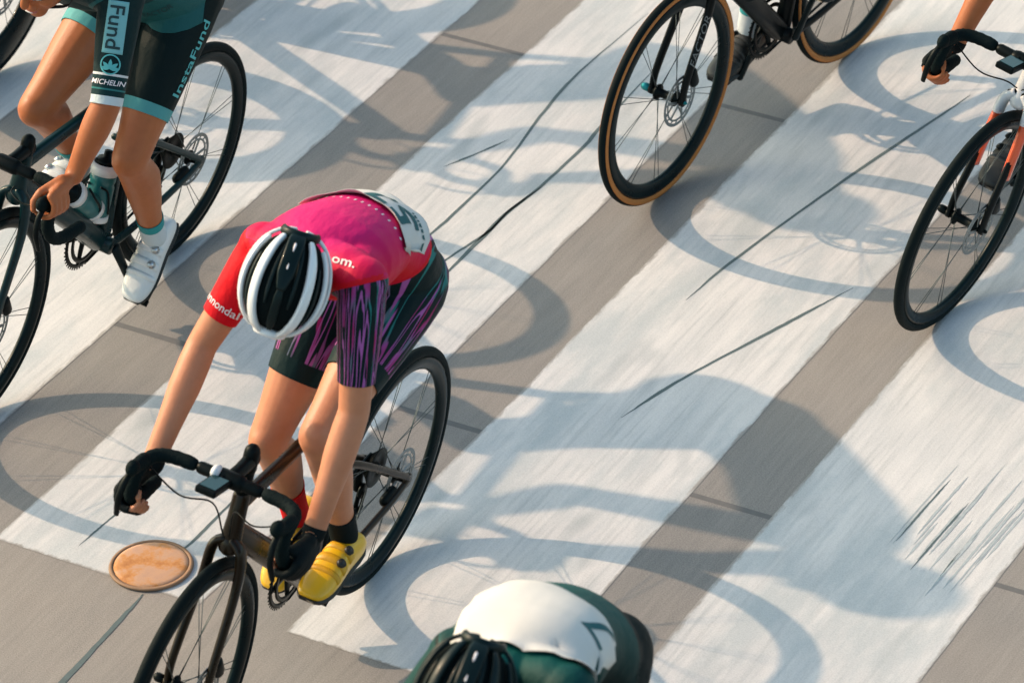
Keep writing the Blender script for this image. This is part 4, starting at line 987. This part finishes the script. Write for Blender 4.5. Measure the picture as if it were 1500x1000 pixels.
def lay_text(name, bike, gar, body, p0, p1, height, m, bold=0.01, shear=0.0, off=.0022, flip=1, stretch=True):
    """text from pixel p0 to pixel p1 (base line) laid on the cloth; height = cap height in metres"""
    o, bvh = gar; a, na = hit(bike, bvh, p0); b, nb = hit(bike, bvh, p1)
    if a is None or b is None: print('text miss', body, p0, p1, a is None, b is None); return
    me = text_mesh(body, bold, shear); bm = bmesh.new(); bm.from_mesh(me); bpy.data.meshes.remove(me)
    xs_ = [v.co.x for v in bm.verts]; x0, x1 = min(xs_), max(xs_); L = np.linalg.norm(b - a); sx = L / (x1 - x0); sy = height / .7
    for v in bm.verts: v.co.x = (v.co.x - x0) * sx; v.co.y *= sy
    bmesh.ops.triangulate(bm, faces=bm.faces[:])
    for _ in range(3):
        es = [e for e in bm.edges if e.calc_length() > .010]
        if not es: break
        bmesh.ops.subdivide_edges(bm, edges=es, cuts=1); bmesh.ops.triangulate(bm, faces=[f for f in bm.faces if len(f.verts) > 3])
    N = unit(na + nb); Xd = unit((b - a) - N * ((b - a) @ N)); Yd = np.cross(N, Xd) * flip
    for v in bm.verts:
        p = a * (1 - v.co.x / L) + b * (v.co.x / L) + Yd * v.co.y
        r = bvh.ray_cast(Vector(p + N * .08), Vector(-N), .2)
        if r[0] is None: q = bvh.find_nearest(Vector(p)); hp, hn = q[0], q[1]
        else: hp, hn = r[0], r[1]
        hn = hn if hn.dot(Vector(N)) > 0 else -hn
        v.co = hp + hn * off
    mm = bpy.data.meshes.new(name); bm.to_mesh(mm); bm.free(); mm.materials.append(m); return link(name, mm, o)

def lay_patch(name, bike, gar, quad, m, off=.0015, n=14, wob=0.0, thick=.001, parent=None):
    """patch whose corners are given as pixels (in order), or as points with a normal direction"""
    o, bvh = gar; v = []; f = []; Q = [np.array(q, float) for q in quad]; r_ = random.Random(3); last = None
    for i in range(n + 1):
        for j in range(n + 1):
            a, b = i / n, j / n; p = Q[0] * (1 - a) * (1 - b) + Q[1] * a * (1 - b) + Q[2] * a * b + Q[3] * (1 - a) * b
            h, nn = hit(bike, bvh, p)
            if h is None: h, nn = last if last is not None else (V(0, 0, 0), V(0, 0, 1))
            last = (h, nn); v.append(h + nn * (off + wob * (1 + math.sin(7 * a + 3 * b) * .5 + r_.uniform(-.2, .2))))
            if i and j: k = (i - 1) * (n + 1) + j - 1; f.append((k, k + n + 1, k + n + 2, k + 1))
    ob = G().add(v, f).build(name, m, parent or o); md = ob.modifiers.new('t', 'SOLIDIFY'); md.thickness = thick; md.offset = 1
    return ob

def lay_grid(name, gar, c, ux, uy, N, hx, hy, m, off=.004, n=26, wob=.002, flut=.006):
    """paper rectangle laid on the cloth from the direction N"""
    o, bvh = gar; v = []; f = []; r_ = random.Random(8)
    for i in range(n + 1):
        for j in range(n + 1):
            a, b = 2 * i / n - 1, 2 * j / n - 1; p = c + ux * hx * a + uy * hy * b
            r = bvh.ray_cast(Vector(p + N * .25), Vector(-N), .6)
            if r[0] is None: hp = np.array(bvh.find_nearest(Vector(p))[0]); hn = N
            else: hp, hn = np.array(r[0]), np.array(r[1]); hn = hn if hn @ N > 0 else -hn
            e = max(abs(a), abs(b)); v.append(hp + hn * (off + wob * (1.2 + .6 * math.sin(5 * a + 2 * b) + .6 * math.sin(7 * b)) + flut * max(0, e - .8) / .2 * (1 + .6 * math.sin(9 * a + 4 * b))))
            if i and j: k = (i - 1) * (n + 1) + j - 1; f.append((k, k + n + 1, k + n + 2, k + 1))
    ob = G().add(v, f).build(name, m, o); md = ob.modifiers.new('t', 'SOLIDIFY'); md.thickness = .0008; md.offset = 1
    bvh2 = BVHTree.FromPolygons([Vector(p) for p in v], f); return ob, (ob, bvh2)

# ------------------------------------------------------------------ poses
def grip_drop(b, sg, lift=0.0):
    c = b['clamp']; return dict(c=c + V(.078, sg * (b['hw'] + .010), -.102), a=V(.75, 0, .62), r=.0175, d=V(-.1, sg * 1.0, .25), s=-1)
def grip_hood(b, sg):
    c = b['clamp']; return dict(c=c + V(.088, sg * (b['hw'] + .001), .012), a=V(.95, 0, .22), r=.020, d=V(0, sg * .35, .95), s=-1)

def pose(b, **k):
    J = {n: np.array(v, float) for n, v in k.items() if n not in ('hands',)}
    for sg, q in ((1, 'L'), (-1, 'R')):
        pd = b['pedals'][sg]; pv = b['P']['foot'][0 if sg > 0 else 1]
        fd = V(math.cos(pv), 0, math.sin(pv)); fu = V(-math.sin(pv), 0, math.cos(pv))
        J['ball' + q] = pd + fu * .012
        if 'an' + q not in J: J['an' + q] = J['ball' + q] - fd * .115 + fu * .082
        if 'kn' + q not in J: J['kn' + q] = ik(J['hip' + q], J['an' + q], .44, .415, V(1, sg * .04, .35))
        gp = (grip_drop if k['hands'] == 'drop' else grip_hood)(b, sg); J['grip' + q] = gp
        if 'wr' + q not in J:
            J['wr' + q] = gp['c'] + (V(-.095, sg * .012, .030) if k['hands'] == 'drop' else V(-.085, sg * .010, .042))
        if 'el' + q not in J: J['el' + q] = ik(J['sh' + q], J['wr' + q], .295, .27, V(-.35, sg * .8, -.2))
    return J

# rider one: pink jersey, head down, hands in the drops -----------------------------------
b1 = make_bike('b1', dict(x=-5.0605, y=7.8651, psi=-.0411, phi=.1518, frame='carbon_brown', bars=(.855, .888, .195), crank=math.radians(42), foot=(math.radians(-22), math.radians(-42)), computer=True, light=True, depth=.036, sad=.955, steer=.02,
    label='dark bronze racing bicycle with handlebar computer under the rider in yellow shoes'))
J1 = pose(b1, hands='drop', hipL=(.18, .085, 1.05), hipR=(.18, -.085, 1.03), knL=(.56, .072, .852), anL=(.425, .100, .482), knR=(.437, -.12, .671), anR=(.248, -.118, .315),
    shL=(.598, .162, 1.365), shR=(.505, -.145, 1.275), elL=(.678, .212, 1.07), elR=(.622, -.222, 1.035), head=(.705, .020, 1.370), face=(.42, -.02, -.91), headl=(-.30, 1, -.14))
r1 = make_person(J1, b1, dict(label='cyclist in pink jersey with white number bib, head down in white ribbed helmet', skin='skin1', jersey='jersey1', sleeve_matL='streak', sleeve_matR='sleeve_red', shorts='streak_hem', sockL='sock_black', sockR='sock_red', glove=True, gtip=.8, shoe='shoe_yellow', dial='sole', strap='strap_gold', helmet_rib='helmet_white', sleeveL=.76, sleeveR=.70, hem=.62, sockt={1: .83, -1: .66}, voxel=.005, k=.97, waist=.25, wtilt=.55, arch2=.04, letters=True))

# rider two: teal kit, hands on the hoods -------------------------------------------------
b2 = make_bike('b2', dict(x=-6.3677, y=8.9406, psi=.0031, phi=.1512, frame='frame_teal', bars=(.875, .800, .195), crank=math.radians(-114), foot=(math.radians(-38), math.radians(-10)), depth=.034, sad=.90, ht=.11, bottles=True, steer=.01,
    label='teal racing bicycle carrying two drinking bottles'))
J2 = pose(b2, hands='hood', hipL=(.175, .09, .985), hipR=(.175, -.09, .975), knL=(.482, .130, .645), anL=(.315, .118, .30), knR=(.560, -.125, .745), anR=(.37, -.115, .50),
    shL=(.645, .175, 1.265), shR=(.635, -.165, 1.25), elL=(.79, .238, 1.045), head=(.735, .0, 1.345), face=(.90, -.05, -.40))
r2 = make_person(J2, b2, dict(label='cyclist in teal kit and white shoes with bare hands on the brake hoods', skin='skin2', jersey='jersey2', sleeve_matL='sleeve2', sleeve_matR='sleeve2', shorts='shorts2', sockL='sock_white', sockR='sock_white', shoe='shoe_white', mouth=True, sleeve=1.0, hemt={1: .72, -1: .46}, sock=.80, voxel=.005, k=1.0, waist=.10, letters=True))

# rider three: tan side walls, mostly above the picture -----------------------------------
b3 = make_bike('b3', dict(x=-5.1369, y=10.8143, psi=.1306, phi=.0739, frame='frame_black', bars=(.86, .86, .2), crank=math.radians(120), foot=(math.radians(-12), math.radians(-8)), tan=True, depth=.042, axle='blue', steer=.025,
    label='black racing bicycle on tyres with orange tan sidewalls'))
J3 = pose(b3, hands='drop', hipL=(.17, .088, 1.045), hipR=(.17, -.088, 1.045), shL=(.60, .165, 1.33), shR=(.60, -.165, 1.33), head=(.75, 0, 1.37), face=(.85, 0, -.5))
r3 = make_person(J3, b3, dict(label='cyclist in dark kit and black shoes on the tan tyred bicycle', skin='skin2', jersey='cloth_dark', shorts='cloth_dark', sockL='sock_white', sockR='sock_white', glove=True, shoe='shoe_black', dial='dark', sleeve=.8, voxel=.008, hem=.66))

# rider four: white and orange fork, right edge -------------------------------------------
b4 = make_bike('b4', dict(x=-4.1657, y=10.5934, psi=.1069, phi=.2009, frame='frame_white', fork='frame_black', crown='frame_white', fork_tip='frame_orange', bars=(.862, .815, .195), crank=math.radians(150), foot=(math.radians(-20), math.radians(-10)), depth=.030, computer=True, steer=-.013,
    label='white racing bicycle with orange bands on its fork'))
J4 = pose(b4, hands='drop', hipL=(.17, .088, 1.01), hipR=(.17, -.088, 1.01), shL=(.585, .165, 1.27), shR=(.565, -.165, 1.25), head=(.74, 0, 1.30), face=(.8, 0, -.6))
r4 = make_person(J4, b4, dict(label='cyclist in dark kit with bare forearms on the white and orange bicycle', skin='skin2', jersey='cloth_dark', shorts='cloth_dark', sockL='sock_black', sockR='sock_black', glove=True, gtip=.42, shoe='shoe_black', dial='dark', sleeve=.8, voxel=.006, hem=.66))

# rider five: dark helmet and green jersey, bottom edge -----------------------------------
b5 = make_bike('b5', dict(x=-3.936, y=6.762, psi=-.0411, phi=.1518, frame='frame_black', bars=(.855, .875, .195), crank=math.radians(30), foot=(math.radians(-20), math.radians(-30)), depth=.036, sad=.955,
    label='black racing bicycle under the rider in the dark green jersey'))
J5 = pose(b5, hands='drop', hipL=(.16, .085, 1.05), hipR=(.16, -.085, 1.04), shL=(.57, .165, 1.33), shR=(.50, -.115, 1.235), head=(.705, .0, 1.34), face=(.48, -.02, -.87), headl=(-.2, 1, -.1))
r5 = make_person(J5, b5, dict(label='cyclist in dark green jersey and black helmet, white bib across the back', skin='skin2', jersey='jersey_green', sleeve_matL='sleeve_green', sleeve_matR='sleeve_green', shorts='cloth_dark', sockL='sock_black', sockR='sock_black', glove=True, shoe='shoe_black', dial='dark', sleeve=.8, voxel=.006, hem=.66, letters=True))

# rider six: only the front wheel shows, top left -----------------------------------------
b6 = make_bike('b6', dict(x=-7.4035, y=10.49, psi=.0031, phi=.15, frame='frame_black', bars=(.86, .85, .2), crank=math.radians(-60), foot=(math.radians(-15), math.radians(-10)), depth=.095, axle='blue',
    label='black racing bicycle with deep rims behind the teal kitted rider'))
J6 = pose(b6, hands='hood', hipL=(.17, .088, 1.03), hipR=(.17, -.088, 1.03), shL=(.61, .165, 1.31), shR=(.60, -.165, 1.29), head=(.74, 0, 1.38), face=(.9, 0, -.4))
r6 = make_person(J6, b6, dict(label='cyclist in dark kit on the deep rimmed black bicycle', skin='skin2', jersey='cloth_dark', shorts='cloth_dark', sockL='sock_black', sockR='sock_black', shoe='shoe_black', dial='dark', sleeve=.8, voxel=.009, hem=.66))

# ------------------------------------------------------------------ lettering on the kit
def to_cam(b):
    """direction from the rider to the camera in the bicycle's frame"""
    return unit(np.array(b['M'].inverted().to_3x3() @ Vector(-CW)))
def text_at(name, gar, body, c, ux, N, length, height, m, bold=0.01, shear=0.0, off=.002):
    """text centred on c, running along ux, pressed on the cloth against N"""
    o, bvh = gar; me = text_mesh(body, bold, shear); bm = bmesh.new(); bm.from_mesh(me); bpy.data.meshes.remove(me)
    xs_ = [v.co.x for v in bm.verts]; x0, x1 = min(xs_), max(xs_); sx = length / (x1 - x0); sy = height / .7
    for v in bm.verts: v.co.x = (v.co.x - x0) * sx - length / 2; v.co.y = v.co.y * sy - height / 2
    bmesh.ops.triangulate(bm, faces=bm.faces[:])
    for _ in range(4):
        es = [e for e in bm.edges if e.calc_length() > .007]
        if not es: break
        bmesh.ops.subdivide_edges(bm, edges=es, cuts=1); bmesh.ops.triangulate(bm, faces=[f for f in bm.faces if len(f.verts) > 3])
    N = unit(N); ux = unit(ux - N * (ux @ N)); uy = np.cross(N, ux)
    for v in bm.verts:
        p = c + ux * v.co.x + uy * v.co.y; r = bvh.ray_cast(Vector(p + N * .25), Vector(-N), .6)
        if r[0] is None: q = bvh.find_nearest(Vector(p)); hp, hn = q[0], q[1]
        else: hp, hn = r[0], r[1]
        hn = hn if hn.dot(Vector(N)) > 0 else -hn
        v.co = hp + hn * off
    mm = bpy.data.meshes.new(name); bm.to_mesh(mm); bm.free(); mm.materials.append(m); return link(name, mm, o)
def shape_at(name, gar, polys, c, ux, N, m, off=.002):
    """flat printed shapes (lists of 2D points) pressed on the cloth"""
    o, bvh = gar; N = unit(N); ux = unit(ux - N * (ux @ N)); uy = np.cross(N, ux); v = []; f = []
    for pl in polys:
        f.append(tuple(range(len(v), len(v) + len(pl))))
        for a_, b_ in pl:
            p = c + ux * a_ + uy * b_; r = bvh.ray_cast(Vector(p + N * .25), Vector(-N), .6)
            hp = np.array(r[0]) if r[0] is not None else np.array(bvh.find_nearest(Vector(p))[0]); v.append(hp + N * off)
    return G().add(v, f).build(name, m, o)
def ring2(r0, r1, n=28, sy=1.0, cx=0, cy=0):
    A = [2 * math.pi * k / n for k in range(n + 1)]
    return [[(cx + r0 * math.cos(a), cy + sy * r0 * math.sin(a)), (cx + r1 * math.cos(a), cy + sy * r1 * math.sin(a)), (cx + r1 * math.cos(b), cy + sy * r1 * math.sin(b)), (cx + r0 * math.cos(b), cy + sy * r0 * math.sin(b))] for a, b in zip(A, A[1:])]
def leaf2(cx, cy, ang, L, w):
    out = []
    for t, s_ in [(i / 8, 1) for i in range(9)] + [(i / 8, -1) for i in range(7, 0, -1)]:
        x, y = L * t, s_ * w * math.sin(math.pi * t) ; out.append((cx + x * math.cos(ang) - y * math.sin(ang), cy + x * math.sin(ang) + y * math.cos(ang)))
    return out
g1 = r1['g']; g2 = r2['g']; g5 = r5['g']
# rider one
N1 = to_cam(b1); c = r1['spine'](.47) + r1['lat'] * .02
bib1, bs1 = lay_grid('number_bib', g1['jersey'], c, r1['lat'], r1['sp'], unit(r1['dors'] - r1['sp'] * .2), .150, .085, M['bib'])
text_at('number', bs1, '57', c + r1['lat'] * .040, -r1['lat'], r1['dors'], .13, .095, M['ink'], .02, off=.0015)
shape_at('print_line', bs1, [[(x_, -.006), (x_ + w_, -.006), (x_ + w_ * .8, .006), (x_ + w_ * .1, .006)] for x_, w_ in ((-.05, .004), (-.042, .009), (-.029, .010), (-.016, .011), (-.002, .009), (.010, .011), (.024, .006), (.034, .010), (.047, .004))], c + r1['lat'] * .085 - r1['sp'] * .062, -r1['lat'], r1['dors'] + r1['lat'] * .5, M['ink'], .0015)
for k in range(13):
    t = -1 + 2 * k / 12
    shape_at('letter_mark', g1['jersey'], [[(-.002, -.006), (.002, -.006), (.002, .006), (-.002, .006)]], r1['spine'](.68 - .03 * t * t) + r1['lat'] * (.115 * t + .02), r1['lat'], r1['dors'], M['ink_white'], .0012)
J = J1; c = J['shR'] * .42 + J['elR'] * .58; N = unit(N1 + V(.3, -.3, 0))
text_at('lettering', g1['sleeveR'], 'cannondale', c, np.cross(N, J['shR'] - J['elR']) * -1, N, .115, .020, M['ink_white'], .006)
text_at('lettering', g1['jersey'], 'om.', r1['spine'](.88) + r1['lat'] * .06, r1['lat'] - r1['sp'] * .4, N1, .055, .020, M['ink_white'], .01)
# rider two
J = J2; N2 = to_cam(b2); ax = unit(J['elL'] - J['shL']); al = lambda t: J['shL'] * (1 - t) + J['elL'] * t; N = unit(N2 + V(.1, .05, 0))
ac = unit(np.cross(ax, N))
pan, _ = lay_grid('sleeve_panel', g2['sleeveL'], al(.26), unit(np.cross(N, ax)), ax, N, .026, .068, M['panel_teal'], off=.0022, wob=0.0, flut=0.0)
pan.modifiers[0].thickness = .0004
text_at('lettering', g2['sleeveL'], 'Fund', al(.26), ax, N, .112, .036, M['ink_dark'], .012, off=.0042)
shape_at('emblem', g2['sleeveL'], ring2(.023, .0265) + [leaf2(0, -.012, a_, .026, .005) for a_ in (math.radians(90), math.radians(40), math.radians(140), math.radians(5), math.radians(175))], al(.615), -np.cross(N, ax) * -1, N, M['ink_teal2'], .0042)
text_at('lettering', g2['sleeveL'], 'MICHELIN', al(.785), -unit(np.cross(ax, N)) * -1 if False else unit(np.cross(ax, N)) * -1, N, .085, .013, M['ink_white'], .012, .2, .002)
hp, kn = J['hipL'], J['knL']; tl = lambda t: hp * (1 - t) + kn * t; N = unit(N2 * .6 + V(-.35, .9, .1))
text_at('lettering', g2['shorts'], 'InstaFund', tl(.36), hp - kn, N, .215, .027, M['ink_teal2'], .012)
lay_text('emblem', b2, g2['shorts'], 'B', (274, 36), (281, 22), .022, M['ink_teal2'], .03)
lay_text('lettering', b2, g2['jersey'], 'FACTOR', (212, 24), (254, 10), .024, M['ink_dark'], .0, .3)
# rider five
c = r5['spine'](.87) + r5['lat'] * .02; N5 = to_cam(b5)
bib5, bs5 = lay_grid('number_bib', g5['jersey'], c, r5['lat'], r5['sp'], unit(r5['dors'] + r5['sp'] * .1), .155, .112, M['bib'], wob=.004, flut=.002)
text_at('number', bs5, '7', c + r5['lat'] * .085 - r5['sp'] * .045, -r5['lat'], r5['dors'] + r5['lat'] * .3, .065, .10, M['ink'], .0, off=.0015)

fk = b3['fork']; bv = BVHTree.FromPolygons([v.co.copy() for v in fk.data.vertices], [tuple(p.vertices) for p in fk.data.polygons])
a_ = V(.826, 0, .679); p0 = V(WB - .02, .052, RW + .07); p1 = a_ + V(.04, .046, -.10)
text_at('lettering', (fk, bv), 'FACTOR', p0 * .45 + p1 * .55, p1 - p0, unit(to_cam(b3) + Y * .2), .15, .016, mat('ink_grey', (0.16, 0.17, 0.17), 0.6), .0, .2, .0012)
